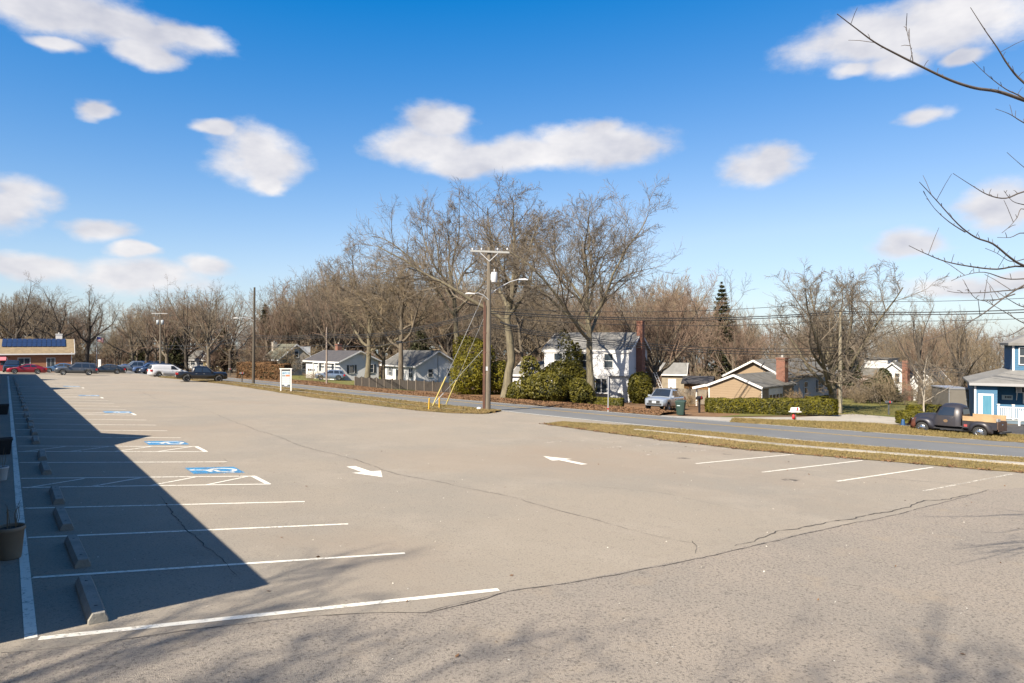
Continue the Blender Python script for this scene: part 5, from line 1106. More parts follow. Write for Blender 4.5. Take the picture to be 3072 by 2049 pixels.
q = XY(1995, 56.2); PICKUP('silver_pickup', 'silver pickup facing the road beside the green wheeled bin', q[0], q[1], 238, carpaint('silver_blue_paint', (.27,.30,.34)), cladding=True, L_=5.2, wb=3.2, fo=.9, wr=.38, Wd=1.85, belt=[(-2.6,1.1),(1.0,1.1),(1.9,1.07),(2.5,.98),(2.62,.85)], top=[(-2.6,1.1),(.8,1.12),(1.9,1.14),(2.45,1.02),(2.62,.86)], cab=[(-1.0,1.12),(-.85,1.68),(-.4,1.77),(.4,1.76),(1.25,1.11)], roof=1.77, wins=((-.02,.8,-.02,.35),(-.8,-.1,-.72,-.1)), bed=(-2.55,-1.05))

# --- the old pickup
def old_truck():
    x, y = XY(2862, 40.6); e = empty('vintage_pickup', x, y, rz=math.radians(126), label='rusty dark vintage pickup with plywood sides on its bed', cat='pickup', tilt=True)
    M_p = mat('worn_dark_paint', (.026,.026,.034), .42, scale=1.6, col2=(.045,.037,.033), lo=.45, hi=.75, metal=.25); M_rust = mat('rusty_primer', (.13,.036,.018), .75, scale=3, col2=(.06,.02,.012))
    M_ply = mat('weathered_plywood', (.34,.235,.125), .85, scale=2.5, col2=(.25,.165,.085)); M_brn = mat('rusty_tailgate_brown', (.085,.045,.028), .75, scale=4, col2=(.05,.03,.02))
    def loft(st, name, m, caps=True):
        rows = [[(X, yy, zz) for yy, zz in pr] for X, pr in st]; mb = MB().grid(rows, 0, True)
        if caps: mb.poly(rows[0]); mb.poly(rows[-1][::-1])
        return mb.build(name, m, e)
    def arc(hw, z0, z1, n=9, p=2.6):     # rounded section from one foot over the top to the other
        out = []
        for k in range(n*2+1):
            a = math.pi*k/(2*n); c, s = math.cos(a), math.sin(a); out.append((hw*math.copysign(abs(c)**(2/p), c), z0+(z1-z0)*abs(s)**(2/p)))
        return out
    # cab
    cab = [(-.62, arc(.70, .62, 1.70)), (-.55, arc(.78, .58, 1.82)), (-.3, arc(.82, .56, 1.90)), (.1, arc(.83, .56, 1.92)), (.42, arc(.82, .56, 1.87)), (.56, arc(.80, .56, 1.76)), (.72, arc(.77, .56, 1.46)), (.86, arc(.74, .56, 1.26))]
    loft(cab, 'cab', M_p)
    hood = [(.80, arc(.62, .6, 1.24)), (1.2, arc(.56, .6, 1.25)), (1.7, arc(.48, .6, 1.21)), (2.0, arc(.42, .62, 1.13)), (2.12, arc(.34, .66, 1.02))]; loft(hood, 'hood', M_p)
    nose = [(1.95, arc(.62, .5, .93, p=3)), (2.12, arc(.62, .5, .90, p=3)), (2.24, arc(.56, .54, .82, p=3))]; loft(nose, 'nose_panel', M_rust)
    q = MB()
    for k in range(3): q.box((2.23, -.42, .60+.07*k), (2.265, .42, .63+.07*k))
    q.build('grille', M_chrome, e)
    def fender(xc, name, l0, l1, ytop, hwi, hwo, R, front):
        for s in (1, -1):
            st = []
            for t in np.linspace(0, 1, 15):
                X = xc-l0+(l0+l1)*t; d = (X-xc); env = (1-abs((t-.5)*2)**3.2)
                zt = .38+(ytop-.38)*max(.02, env)**.6; zl = .33; zin = .33+math.sqrt(max(0, R*R-d*d)) if abs(d) < R else .30
                zin = min(zin, zt-.06); o = hwi+(hwo-hwi)*max(.05, env)**.5
                st.append([(X, s*hwi, zt), (X, s*(hwi+(o-hwi)*.55), zt-.015), (X, s*(o-.05), zt-.09), (X, s*o, (zt+zin)/2-.02), (X, s*(o-.02), zin), (X, s*(o-.12), zin)])
            if front: MB().grid(st[:11], 0, True).build(name, M_p, e); MB().grid(st[10:], 0, True).build('rusty_fender_front', M_rust, e)
            else: MB().grid(st, 0, True).build(name, M_p, e)
            if front:
                MB().lathe([(0,.03),(.06,.028),(.10,.0),(.115,-.03)], 14, 'x', (xc+l1*.86, s*.62, .80)).build('headlight', M_hl, e)
    fender(1.42, 'front_fender', .72, .78, .98, .5, .93, .40, True); fender(-1.62, 'rear_fender', .62, .66, .98, .62, .95, .40, False)
    for s in (1, -1):
        MB().add([(2.2, s*.55, .5), (2.22, s*.9, .52), (2.02, s*.93, .86), (2.05, s*.55, .92)], [(0,1,2,3)]).build('rust_patch', M_rust, e)
        MB().box((-.75, min(s*.6, s*.92), .38), (.75, max(s*.6, s*.92), .43)).build('running_board', M_blk, e)
        # doors and glass sit just proud of the cab
        def yc(X, z):
            pr = [np.array(c[1]) for c in cab]; xs_ = [c[0] for c in cab]; i = max(0, min(len(xs_)-2, int(np.searchsorted(xs_, X)-1))); t = (X-xs_[i])/(xs_[i+1]-xs_[i]); a = pr[i]*(1-t)+pr[i+1]*t; half_ = a[:len(a)//2+1]; return float(np.interp(z, half_[:, 1], half_[:, 0]))
        def skin(outline, off, name, m):
            MB().poly([(X, s*(yc(X, z)+off), z) for X, z in (outline if s < 0 else outline[::-1])]).build(name, m, e)
        zg = np.linspace(1.18, 1.66, 5); gl = [[(X, s*(yc(X, z)+.012), z) for X in np.linspace(-.28+.02*(z-1.2), .62-.35*(z-1.18)**1.3-.03, 6)] for z in zg]
        MB().grid(gl if s < 0 else gl[::-1], 0, True).build('side_window', M_cgl, e)
        dr_ = [[(X, s*(yc(X, z)+.008), z) for X in np.linspace(-.36, .70, 6)] for z in np.linspace(.60, 1.12, 4)]; MB().grid(dr_ if s < 0 else dr_[::-1], 0, True).build('door', M_p, e)
        em = [(.14+.13*math.cos(a), .86+.10*math.sin(a)) for a in (0, 1.05, 2.1, 3.14, 4.2, 5.2)]; MB().poly([(X, s*(yc(X, z)+.016), z) for X, z in em]).build('door_emblem', mat('faded_emblem', (.16,.10,.05), .8, var=.5, scale=20), e)
        MB().bar((-.24, s*(yc(-.24, 1.06)+.02), 1.06), (-.14, s*(yc(-.14, 1.06)+.03), 1.06), .02, .03).build('door_handle', M_chrome, e)
        MB().box((-2.42, min(s*.66, s*.70), .52), (-.70, max(s*.66, s*.70), 1.02)).build('bed_side', M_p, e)
        MB().box((-2.40, min(s*.705, s*.735), .95), (-.72, max(s*.705, s*.735), 1.33 if s < 0 else 1.22)).build('plywood_side', M_ply, e)
        MB().box((-.95, min(s*.702, s*.712), .60), (-.78, max(s*.702, s*.712), .74)).build('red_patch', mat('faded_red', (.25,.04,.04), .7), e)
        wheel(e, 1.42, s*.76, .355, .19, M_chrome, 12); wheel(e, -1.62, s*.76, .365, .19, M_chrome, 12)
        for X in (1.42, -1.62): MB().lathe([(0,s*.10),(.09,s*.09),(.17,s*.05)], 14, 'y', (X, s*.76, .36)).build('hubcap', M_chrome, e)
    MB().add([(.63, -.60, 1.26), (.63, .60, 1.26), (.505, .50, 1.72), (.505, -.50, 1.72)], [(0,1,2,3)]).build('windscreen_trim', M_blk, e)
    MB().add([(.80, -.58, 1.28), (.80, .58, 1.28), (.60, .50, 1.70), (.60, -.50, 1.70)], [(0,1,2,3)]).build('windscreen', M_cgl, e)
    MB().add([(-.66, -.46, 1.28), (-.66, .46, 1.28), (-.615, .42, 1.62), (-.615, -.42, 1.62)], [(3,2,1,0)]).build('rear_window', M_cgl, e)
    MB().box((-2.4, -.66, .56), (-.70, .66, .60)).build('bed_floor', M_brn, e)
    MB().box((-.72, -.66, .60), (-.68, .66, 1.04)).build('bed_front', M_p, e)
    tg = MB().box((-2.47, -.66, .58), (-2.42, .66, 1.0)).build('tailgate', M_brn, e); MB().lathe([(0,-.012),(.06,-.012),(.07,0)], 12, 'x', (-2.47, 0, .80)).build('emblem', M_chrome, tg)
    MB().box((-2.49, -.6, .46), (-2.45, .6, .57)).build('rear_sill', M_brn, e); MB().box((-2.68, -.72, .36), (-2.56, .72, .44)).box((-2.56, -.3, .36), (-2.3, -.24, .42)).box((-2.56, .24, .36), (-2.3, .3, .42)).build('rear_bumper', M_blk, e)
    MB().box((-2.2, -.5, .62), (-1.75, -.1, 1.12)).build('load_box', mat('grey_tarp', (.3,.31,.32), .8, var=.3), e)
    MB().box((2.30, -.85, .40), (2.36, .85, .52)).box((2.1, -.4, .42), (2.3, -.34, .5)).box((2.1, .34, .42), (2.3, .4, .5)).build('front_bumper', M_blk, e)
    MB().box((-2.3, -.4, .34), (2.1, .4, .5)).build('chassis', M_under, e)
old_truck()

# ---------------------------------------------------------------- poles and wires
M_pole = mat('weathered_pole_wood', (.16,.135,.1), .95, scale=2, col2=(.09,.075,.057), bump=.6, bscale=12, stretch=(6,6,.4))
M_pole_d = mat('dark_pole_wood', (.075,.063,.045), .95, scale=2, col2=(.045,.037,.028), stretch=(6,6,.4))
M_cond = mat('brown_conduit', (.105,.045,.027), .7, scale=2, col2=(.06,.03,.02), stretch=(4,4,.6))
M_galv = mat('galvanised_grey', (.45,.46,.47), .5, metal=.4); M_wire = mat('wire_black', (.015,.015,.016), .7); M_arm = mat('grey_crossarm', (.27,.27,.26), .85, var=.2)
def pole(name, label, u, t, vtop, r=.16, m=None, dx=0, arm=None, vbase=None):
    x, y = XY(u, t); e = empty(name, x, y, label=label, cat='utility pole'); h = hp(u, vtop, t)
    MB().tube([(0, 0, -.3), (dx*.5, 0, h*.5), (dx, 0, h)], [r*1.12, r, r*.72], 10).build('shaft', m or M_pole, e)
    if arm:
        z, hw, rz = arm; c, s = math.cos(rz), math.sin(rz); o = MB().bar((dx*z/h-hw*c, -hw*s-.16, z), (dx*z/h+hw*c, hw*s-.16, z), .1, .13).build('crossarm', M_arm, e)
        for k in (-.95, -.45, .45, .95): MB().lathe([(.0,.0),(.05,.02),(.06,.08),(.04,.16),(0,.18)], 8, at=(dx*z/h+hw*c*k, hw*s*k-.16, z+.065)).build('insulator', M_galv, o)
    return e, h
pm, hm = pole('utility_pole', 'main utility pole with brown conduits and a white transformer at the lot entrance', 1463, 49.2, 742, .19, None, .12, None)
dxp = .12
zA = hp(1470, 756, 49.2); o = MB().bar((dxp-1.35, -.2, zA+.05), (dxp+1.45, -.2, zA-.07), .1, .13).build('crossarm', M_arm, pm)
for k in (-1.2, -.55, .6, 1.3): MB().lathe([(.0,0),(.05,.02),(.065,.09),(.04,.18),(0,.2)], 8, at=(dxp+k, -.2, zA+.07)).build('insulator', M_galv, o)
MB().bar((dxp-.75, -.2, zA+.02), (dxp, -.18, zA-.7), .04, .04).bar((dxp+.75, -.2, zA), (dxp, -.18, zA-.7), .04, .04).build('arm_brace', M_galv, pm)
zT = hp(1479, 848, 49.2); o = MB().lathe([(0,0),(.2,0),(.22,.03),(.22,.7),(.2,.74),(0,.76)], 16, at=(dxp+.36, -.05, zT)).build('transformer', mat('transformer_white', (.45,.46,.48), .5, var=.1), pm); MB().lathe([(.0,.76),(.035,.77),(.05,.85),(.03,.95),(0,.96)], 8, at=(dxp+.36, -.05, zT)).build('bushing', M_galv, o)
MB().box((dxp+.1, -.1, zT+.15), (dxp+.2, .0, zT+.6)).build('transformer_bracket', M_galv, pm)
def cobra(e, base, tip, nm='street_light'):
    b, t = Vector(base), Vector(tip); d = (t-b); o = MB().tube([b, b+d*.3+Vector((0,0,.18)), b+d*.7+Vector((0,0,.2)), t+Vector((0,0,.05))], .03, 7).build(nm, M_galv, e)
    h = Vector((d.x, d.y, 0)).normalized(); s = Vector((-h.y, h.x, 0)); st = []
    for k, (a, w, hh) in enumerate(((-.05,.04,.05),(.15,.11,.08),(.45,.13,.10),(.65,.08,.05))): c = t+h*a; st.append([c-s*w, c-s*w*.6+Vector((0,0,hh)), c+s*w*.6+Vector((0,0,hh)), c+s*w, c+Vector((0,0,-.05)), c-s*w])
    MB().grid(st, 0, True).build('lamp_head', M_trim, o)
zL = hp(1440, 885, 49.2); cobra(pm, (dxp*.6, -.15, zL-.35), (-.95, -.5, zL+.05)); cobra(pm, (dxp*.6, .15, zL+.0), (2.3, .9, hp(1565, 842, 49.8)))
hC = hp(1450, 905, 49.2)
for k, (a, r_, hh) in enumerate(((-.31, .05, hC), (-.22, .055, hC-.25))): MB().tube([(a, -.12, -.1), (a+.03, -.12, hh*.5), (a+.07, -.12, hh)], r_, 8).build('conduit', M_cond, pm)
for z in (1.4, 2.6, 4.2, 5.6): MB().box((-.37, -.16, z), (.1, -.06, z+.06)).build('conduit_strap', M_cond, pm)
MB().box((-.12, -.22, 2.9), (.02, -.16, 3.2)).build('pole_tag', M_galv, pm)
x, y = XY(1437, 49.0); o = MB().lathe([(.0,0),(.16,.02),(.2,.12),(.14,.24),(0,.28)], 9, at=(x, y, G(x, y))); o = tag(o.build('white_stone', M_trim), 'white painted stone at the foot of the main utility pole', 'stone')
p2, h2_ = pole('utility_pole', 'pale utility pole in front of the vase-shaped maple', 2521, 59.6, 936, .15, mat('bleached_pole', (.24,.21,.15), .95, var=.3, scale=2), -.02)
MB().lathe([(.0,0),(.12,.02),(.13,.35),(.0,.4)], 8, at=(.32, 0, hp(2530, 1068, 59.6))).build('cable_loop', M_wire, p2)
p3, h3_ = pole('utility_pole', 'tall dark utility pole beside the brown hedge', 760, 86, 862, .16, M_pole_d, .15)
cobra(p3, (.1, -.1, hp(762, 962, 86)), (-1.5, -.8, hp(735, 955, 86)))
p4, h4_ = pole('utility_pole', 'slim grey pole on the lawn in front of the white ranch house', 980, 87, 981, .11, mat('pinkish_grey_pole', (.22,.175,.145), .9, var=.2, scale=2))
p5, h5_ = pole('utility_pole', 'utility pole with a crossarm and paired transformers behind the parked row', 481, 122, 934, .15, None, 0, None); z5 = hp(481, 940, 122)
o = MB().bar((-1.45, -.2, z5), (1.4, -.2, z5-.05), .11, .14).build('crossarm', M_arm, p5)
for s in (-.42, .4): MB().lathe([(0,0),(.24,0),(.25,.8),(0,.85)], 12, at=(s, -.05, hp(481, 974, 122))).build('transformer', mat('transformer_grey', (.28,.31,.33), .5), p5)
p6, h6_ = pole('utility_pole', 'leaning dark utility pole near the sedan', 359, 165, 981, .15, M_pole_d, 1.15)
def wire(label, a, b, sag, r=.014, n=16, nm='overhead_wire', grp='overhead wires'):
    a, b = Vector(a), Vector(b); pts = [a.lerp(b, k/n)+Vector((0, 0, -sag*4*(k/n)*(1-k/n))) for k in range(n+1)]; mb = MB().tube(pts, r*1.45, 5, caps=False); return tag(mb.build(nm, M_wire), label, 'wire', grp)
TM = 49.2
def mp(v, dx=0.0): w = W(1466, v, TM); return (w.x+dx, w.y, w.z)
P2 = lambda v: W(2521, v, 59.6)
# to the right: past the pale pole and out of frame
for v0, v1, v2, r_, lab in ((757, 928, 905, .013, 'highest wire running right from the crossarm of the main pole'), (925, 925, 908, .014, 'upper service wire running right from the main pole'), (934, 956, 944, .025, 'thick communication cable running right, upper of two'), (940, 962, 953, .024, 'thick communication cable running right, lower of two'), (952, 982, 971, .014, 'thin wire below the thick cables running right')):
    if v0 == 757: continue
    a = mp(v0, .15); b = P2(v1-22); wire(lab+', between the two poles', a, b, .55, r_); wire(lab+', beyond the pale pole', b, W(3350, v2-30, 44), .25, r_)
for v0, ub, vb, tb, lab in ((972, 2515, 1042, 59.6, 'low cable dropping to the pale pole, uppermost'), (976, 2515, 1052, 59.6, 'low cable dropping to the pale pole, middle'), (982, 2515, 1060, 59.6, 'low cable dropping to the pale pole, lowest')):
    wire(lab, mp(v0, .15), W(ub, vb, tb), .75, .018)
wire('cable from the pale pole to the blue house, upper', P2(1048), W(2900, 1108, 56), .3, .013); wire('cable from the pale pole to the blue house, lower', P2(1056), W(2905, 1120, 55), .3, .013)
wire('dark splice bundle on the low cable right of the main pole', W(1500, 966, 49.3), W(1525, 975, 49.4), .01, .05, 4); wire('thicker splice case on the low cable right of the main pole', W(1524, 975, 49.4), W(1553, 979, 49.6), .01, .055, 4)
# to the left: towards the tall dark pole
for v0, v1, r_, lab in ((930, 1003, .022, 'upper cable running left to the tall dark pole'), (934, 1008, .02, 'second cable running left to the tall dark pole'), (939, 1013, .018, 'third cable running left to the tall dark pole'), (974, 1036, .022, 'lowest cable running left past the slim grey pole')):
    wire(lab, mp(v0, -.15), W(980, v1-2, 86.5), .75, r_); wire(lab+', beyond the slim pole', W(980, v1-2, 86.5), W(762, v1+3, 86), .2, r_)
wire('cable from the tall dark pole to the far poles, upper', W(757, 1003, 86), W(483, 1035, 122), .6, .02); wire('cable from the tall dark pole to the far poles, lower', W(757, 1012, 86), W(483, 1045, 122), .6, .02)
wire('dark splice case hanging on the lowest cable in front of the ranch house', W(1190, 1026, 65), W(1206, 1025, 64.3), .01, .07, 4)
# guy wires with yellow guards, bollards
M_yelp = mat('yellow_plastic', (.42,.25,.02), .6, var=.15, scale=4); M_guard = mat('pale_yellow_guard', (.45,.37,.12), .6)
g1, g2 = P(1296, 1222), P(1337, 1216)
for (gx, gy), vt, gl, lab in ((g1, 800, .26, 'guy wire with a yellow guard nearest the bollards'), (g2, 870, .28, 'guy wire with a pale yellow guard nearest the main pole')):
    e = empty('guy_wire', gx, gy, label=lab, cat='guy wire'); top = Vector(mp(vt+60, -.1))-Vector((gx, gy, G(gx, gy))); MB().tube([(0,0,-.05), top], .013, 5).build('cable', M_galv, e); MB().tube([top*.015, top*gl], .05, 7).build('guard', M_guard, e); MB().tube([(0,0,-.1), top*.02], .03, 6).build('anchor_rod', M_galv, e)
e = empty('guy_wire', *P(1294, 1220), label='thin grey guy wire left of the yellow guard', cat='guy wire'); top = W(1448, 1050, 49.2)-e.location; MB().tube([(0,0,0), top], .012, 5).build('cable', M_galv, e); MB().tube([top*.0, top*.25], .035, 6).build('guard', M_galv, e)
for u, v, ln, lab in ((1286, 1231, .05, 'yellow bollard leaning slightly, left of the guy wires'), (1318, 1229, .0, 'upright yellow bollard right of the guy wire anchor')):
    x, y = P(u, v); o = MB().tube([(0,0,-.1), (ln*.5,0,.4), (ln,0,.84)], [.062,.06,.058], 12).lathe([(.058,.84),(.04,.87),(0,.88)], 12, at=(ln,0,0)).build('yellow_bollard', M_yelp); o.location = (x, y, G(x, y)); tag(o, lab, 'bollard', 'yellow bollards')

# ---------------------------------------------------------------- signs, mailboxes, bins, fences, flag
x, y = XY(858, 67.5); e = empty('notice_sign', x, y, rz=math.radians(2), label='white post-and-panel notice sign on the verge by the road', cat='sign')
for s in (-1, 1): MB().box((s*.50-.055, -.05, -.2), (s*.50+.055, .05, 2.22)).build('post', M_trim, e)
MB().box((-.62, -.07, 2.222), (.62, .07, 2.32)).build('top_rail', M_trim, e)
o = MB().box((-.44, -.03, .62), (.44, .03, 2.12)).build('panel', M_shut, e); MB().box((-.40, -.04, .70), (.40, -.031, 2.06)).build('panel_face', mat('panel_pale', (.36,.4,.41), .6), o)
MB().box((-.36, -.045, 1.74), (.36, -.041, 1.96)).build('skyline_picture', mat('panel_picture', (.08,.15,.2), .6, scale=9, col2=(.3,.4,.5)), o)
MB().box((-.02, -.045, 1.52), (.37, -.041, 1.68)).build('orange_banner', mat('panel_orange', (.45,.12,.04), .6), o); MB().box((-.36, -.045, 1.54), (-.06, -.041, 1.62)).build('dark_strip', M_shut, o)
q = MB()
for k in range(3): q.box((-.38, -.045, .92+.2*k), (.38, -.041, .93+.2*k)); q.box((-.02, -.046, 1.0+.2*k), (.02, -.041, 1.06+.2*k))
q.build('listing_lines', mat('panel_grey_print', (.18,.2,.2), .7), o); MB().box((-.14, -.05, .6), (.14, -.031, .72)).build('small_plate', M_trim, o)
def mailbox(label, u, v, h, m, post, kind=0, rz=0):
    x, y = P(u, v); e = empty('mailbox', x, y, rz=rz, label=label, cat='mailbox'); MB().box((-.06, -.06, -.1), (.06, .06, h)).build('post', post, e)
    st = [[(X, .13*math.cos(a), h+.12+(.10+.05)*math.sin(a) if 0 <= a <= 3.15 else h+.0) for a in (math.pi, 2.6, 2.1, 1.57, 1.04, .52, 0)]+[(X, .13, h), (X, -.13, h), (X, -.13, h+.12)] for X in (-.27, .27)]
    o = MB().grid(st, 0, True).poly(st[0][:-1]).poly(st[1][:-1][::-1]).build('box', m, e); MB().box((.05, -.15, h+.08), (.13, -.135, h+.26)).build('flag', M_tl, o); return e
M_blkp = mat('black_box', (.012,.012,.014), .5)
mailbox('black mailbox on a thick black post by the long hedge', 2098, 1238, 1.05, M_blkp, M_blkp, rz=.6)
e = mailbox('white mailbox on a wooden post beside the driveway', 2385, 1268, .78, M_trim, M_pole, rz=.1); MB().lathe([(0,0),(.07,.0),(.09,.12),(.07,.3),(0,.33)], 10, at=(-.16, -.08, .25)).build('red_reflector', mat('red_plastic', (.5,.02,.02), .5), e); MB().box((-.36, -.2, .72), (.36, .2, .78)).build('crossboard', M_trim, e)
o = MB().box((-.34, -.145, .8), (-.05, -.13, .98)).build('newspaper_slot', M_trim, e)
mailbox('dark mailbox on the lawn left of the old pickup', 2666, 1244, .95, M_shut, M_shut, rz=-.4)
mailbox('small dark mailbox left of the tall dark pole', 726, 1146, 1.0, M_blkp, M_pole_d); mailbox('small dark mailbox in front of the brown hedge', 797, 1135, 1.0, M_blkp, M_pole_d)
mailbox('mailbox by the road in front of the pale far house', 690, 1128, 1.0, M_blkp, M_pole_d)
x, y = P(2042, 1246); e = empty('wheeled_bin', x, y, rz=math.radians(-25), label='dark green wheeled trash bin at the kerb beside the silver pickup', cat='trash bin'); M_gb = mat('bin_green', (.015,.038,.03), .55, var=.15, scale=3)
st = [[(a*w, b*w, z) for a, b in ((-1,-1),(-.6,-1.12),(.6,-1.12),(1,-1),(1,1),(-1,1),(-1,-1))] for z, w in ((.06,.24),(.5,.28),(.98,.33))]; MB().grid(st, 0, False).poly(st[0][:-1]).build('body', M_gb, e)
o = MB().grid([[(a*w, b*w+.02, z) for a, b in ((-1,-1.05),(1,-1.05),(1,1.08),(-1,1.08),(-1,-1.05))] for z, w in ((.985,.36),(1.05,.36),(1.13,.27),(1.15,.05))], 0, False).build('lid', M_gb, e)
MB().tube([(-.25,.38,.95),(.25,.38,.95)], .025, 7).build('handle', M_gb, e); MB().box((-.2, -.345, .72), (.02, -.325, .86)).build('label_panel', mat('bin_label', (.4,.48,.5), .6), e)
for s in (-.24, .2): MB().lathe([(0,0),(.12,0),(.12,.06),(0,.06)], 12, 'x', (s, .28, .12)).build('wheel', M_tyre, e)
x, y = P(2709, 1276); o = MB().lathe([(.15,0),(.14,.06),(.1,.34),(.085,.42),(0,.44)], 12).box((-.16,-.16,0),(.16,.16,.03)).build('blue_marker', mat('blue_plastic', (.01,.05,.13), .5)); o.location = (x, y, G(x, y)); tag(o, 'small blue marker cone in the grass ahead of the old pickup', 'cone')
x, y = P(1824, 1236); e = empty('marker_post', x, y, label='thin white marker post at the road edge before the colonial house', cat='post'); MB().tube([(0,0,-.1),(.03,0,hp(1824, 1128, 55.5))], .035, 7).build('shaft', M_galv, e); MB().box((-.05,-.045,.2),(.05,-.036,.3)).build('reflector', M_tl, e)
# dark board fence with a scalloped start, in panels
M_fen = mat('dark_fence_wood', (.044,.036,.029), .95, scale=2.5, col2=(.024,.02,.016), stretch=(4,4,.5)); M_fenp = mat('fence_post_wood', (.12,.098,.076), .95, scale=2, col2=(.075,.06,.046))
def fence(label, A, B, h, n, m, pm, name='board_fence', scallop=0, bw=.14, gap=.012):
    d = Vector(B)-Vector(A); e, Lf = house(name, label, A, B, 'fence'); zs = lambda xx: G(A[0]+d.x*xx/Lf, A[1]+d.y*xx/Lf)-e.location.z
    for k in range(n+1): xx = Lf*k/n; MB().box((xx-.07, -.09, zs(xx)-.2), (xx+.07, .05, zs(xx)+h+.1)).build('post', pm, e)
    for k in range(n):
        a, b = Lf*k/n+.07, Lf*(k+1)/n-.07; r1 = MB()
        for zr in (.22, h-.25): r1.bar((a, .02, zs(a)+zr), (b, .02, zs(b)+zr), .05, .09)
        r1.build('rail', m, e); nb = max(2, int((b-a)/bw)); w_ = (b-a)/nb
        for j in range(nb):
            xa = a+j*w_; t = (j+.5)/nb; hh = h*(1+rnd.uniform(-.02, .02))+(scallop*.22*(abs(2*t-1)**1.6) if k < scallop*3 else 0)
            if scallop or name == 'stockade_fence': MB().box((xa, -.022, zs(xa)+.03), (xa+w_-gap, 0, zs(xa)+hh)).build('board', m, e)
A, B = P(1066, 1159), XY(1352, 76.5); fence('dark weathered board fence in front of the mossy-roofed ranch house', A, B, 1.12, 12, M_fen, M_fenp, scallop=1)
A, B = XY(1957, 70), XY(2130, 66.5); fence('pale stockade fence behind the silver pickup', A, B, hp(2040, 1166, 68), 3, mat('silvered_boards', (.21,.18,.14), .95, scale=2, col2=(.14,.118,.09), stretch=(4,4,.4)), M_fenp, 'stockade_fence')
A, B = XY(2565, 84), XY(2640, 82); fence('thin picket fence below the white chimney house', A, B, 1.1, 3, M_fenp, M_fenp, 'stockade_fence', bw=.22, gap=.1)
x, y = XY(1985, 69.0); e = empty('ladder', x, y, rz=math.radians(8), label='white ladder leaning above the stockade fence', cat='ladder'); b0 = Vector((.35, -.3, .3)); t0 = Vector((-.6, .3, hp(1973, 1117, 69)))
for s in (-.14, .14): MB().bar(b0+Vector((s,0,0)), t0+Vector((s,0,0)), .05, .04).build('stile', M_trim, e)
for k in range(9): c = b0.lerp(t0, (k+.5)/9.5); MB().bar(c-Vector((.14,0,0)), c+Vector((.14,0,0)), .035, .035).build('rung', M_trim, e)
x, y = XY(290, 133); e = empty('flagpole', x, y, label='white flagpole with a flag beside the brick building', cat='flagpole'); h = hp(290, 1010, 133); MB().tube([(0,0,0),(0,0,h)], [.07,.045], 8).build('pole', M_trim, e); MB().lathe([(0,0),(.08,.05),(.08,.1),(0,.15)], 8, at=(0,0,h)).build('finial', M_chrome, e)
M_fr, M_fb = mat('flag_red', (.42,.03,.04), .8), mat('flag_blue', (.03,.04,.16), .8)
def fl(a, b): return (.06+1.45*a, .22*math.sin(a*5), h-.1-.85*b-.28*a*a+.05*math.sin(a*6))
for k in range(13): MB().grid([[fl(a, k/13) for a in np.linspace(0, 1, 9)], [fl(a, (k+1)/13) for a in np.linspace(0, 1, 9)]], 0, True).build('flag_stripe', M_fr if k % 2 == 0 else M_trim, e)
MB().grid([[tuple(np.array(fl(a, b))+np.array((0, -.012, 0))) for a in np.linspace(0, .42, 6)] for b in (0, .27, .54)], 0, True).build('flag_canton', M_fb, e)
x, y = XY(299, 128); e = empty('entrance_sign', x, y, label='small white upright sign by the flagpole', cat='sign'); MB().box((-.25,-.05,0),(.25,.05,1.9)).build('panel', M_trim, e); MB().box((-.2,-.06,.9),(.2,-.051,1.7)).build('sign_face', M_galv, e)
# pots on the walkway
M_pot = mat('tan_plastic_pot', (.2,.15,.1), .7, var=.12, scale=4); M_soil = mat('potting_soil', (.03,.022,.016), .95); M_potw = mat('pale_pot', (.42,.42,.41), .7)
def round_pot(label, s, p, r, h, m, stems):
    x, y = S(s, p); e = empty('flower_pot', x, y, label=label, cat='flower pot'); MB().lathe([(0,.01),(r*.74,.0),(r*.78,.02),(r*.78,h*.08),(r*.80,h*.1),(r*.97,h*.84),(r*1.0,h*.85),(r*1.06,h*.9),(r*1.06,h*.99),(r*1.02,h),(r*.94,h*.97),(r*.92,h*.9)], 28).build('pot', m, e)
    MB().lathe([(0,h*.9),(r*.93,h*.9)], 20).build('soil', M_soil, e); q = MB(); rr = random.Random(int(r*1000))
    for k in range(stems): a = rr.uniform(0, 6.28); q.tube([(r*.4*math.cos(a), r*.4*math.sin(a), h*.9), (r*.5*math.cos(a)+rr.uniform(-.05,.05), r*.5*math.sin(a), h*.9+rr.uniform(.15,.4)), (r*.7*math.cos(a), r*.7*math.sin(a), h*.9+rr.uniform(.2,.6))], [.006,.005,.003], 5)
    q.build('dry_stem', M_twig_b, e)
x, y = P(28, 1683); s0, p0 = toSP(x, y); round_pot('large tan flower pot with dry stems, nearest the camera at left', s0, p0+.2, .215, .53, M_pot, 7)
x, y = P(2, 1441); s0, p0 = toSP(x, y); round_pot('small white flower pot behind the large tan one', s0, p0, .17, .36, M_potw, 4)
def square_pot(label, u, v, w, h):
    x, y = P(u, v); e = empty('square_planter', x, y, rz=math.radians(36.5), label=label, cat='planter'); st = [[(a*k, b*k, z) for a, b in ((-1,-1),(1,-1),(1,1),(-1,1),(-1,-1))] for z, k in ((0,w*.38),(h*.88,w*.5),(h*.88,w*.54),(h,w*.54),(h,w*.49),(h*.9,w*.47))]; MB().grid(st, 0, False).poly(st[0][:-1]).build('planter_body', M_blkp, e); MB().poly([(a*w*.47, b*w*.47, h*.9) for a, b in ((-1,-1),(1,-1),(1,1),(-1,1))]).build('soil', M_soil, e)
square_pot('black square planter nearer the camera on the shaded walkway', 11, 1362, .46, .52); square_pot('black square planter farther along the shaded walkway', 9, 1243, .5, .53)

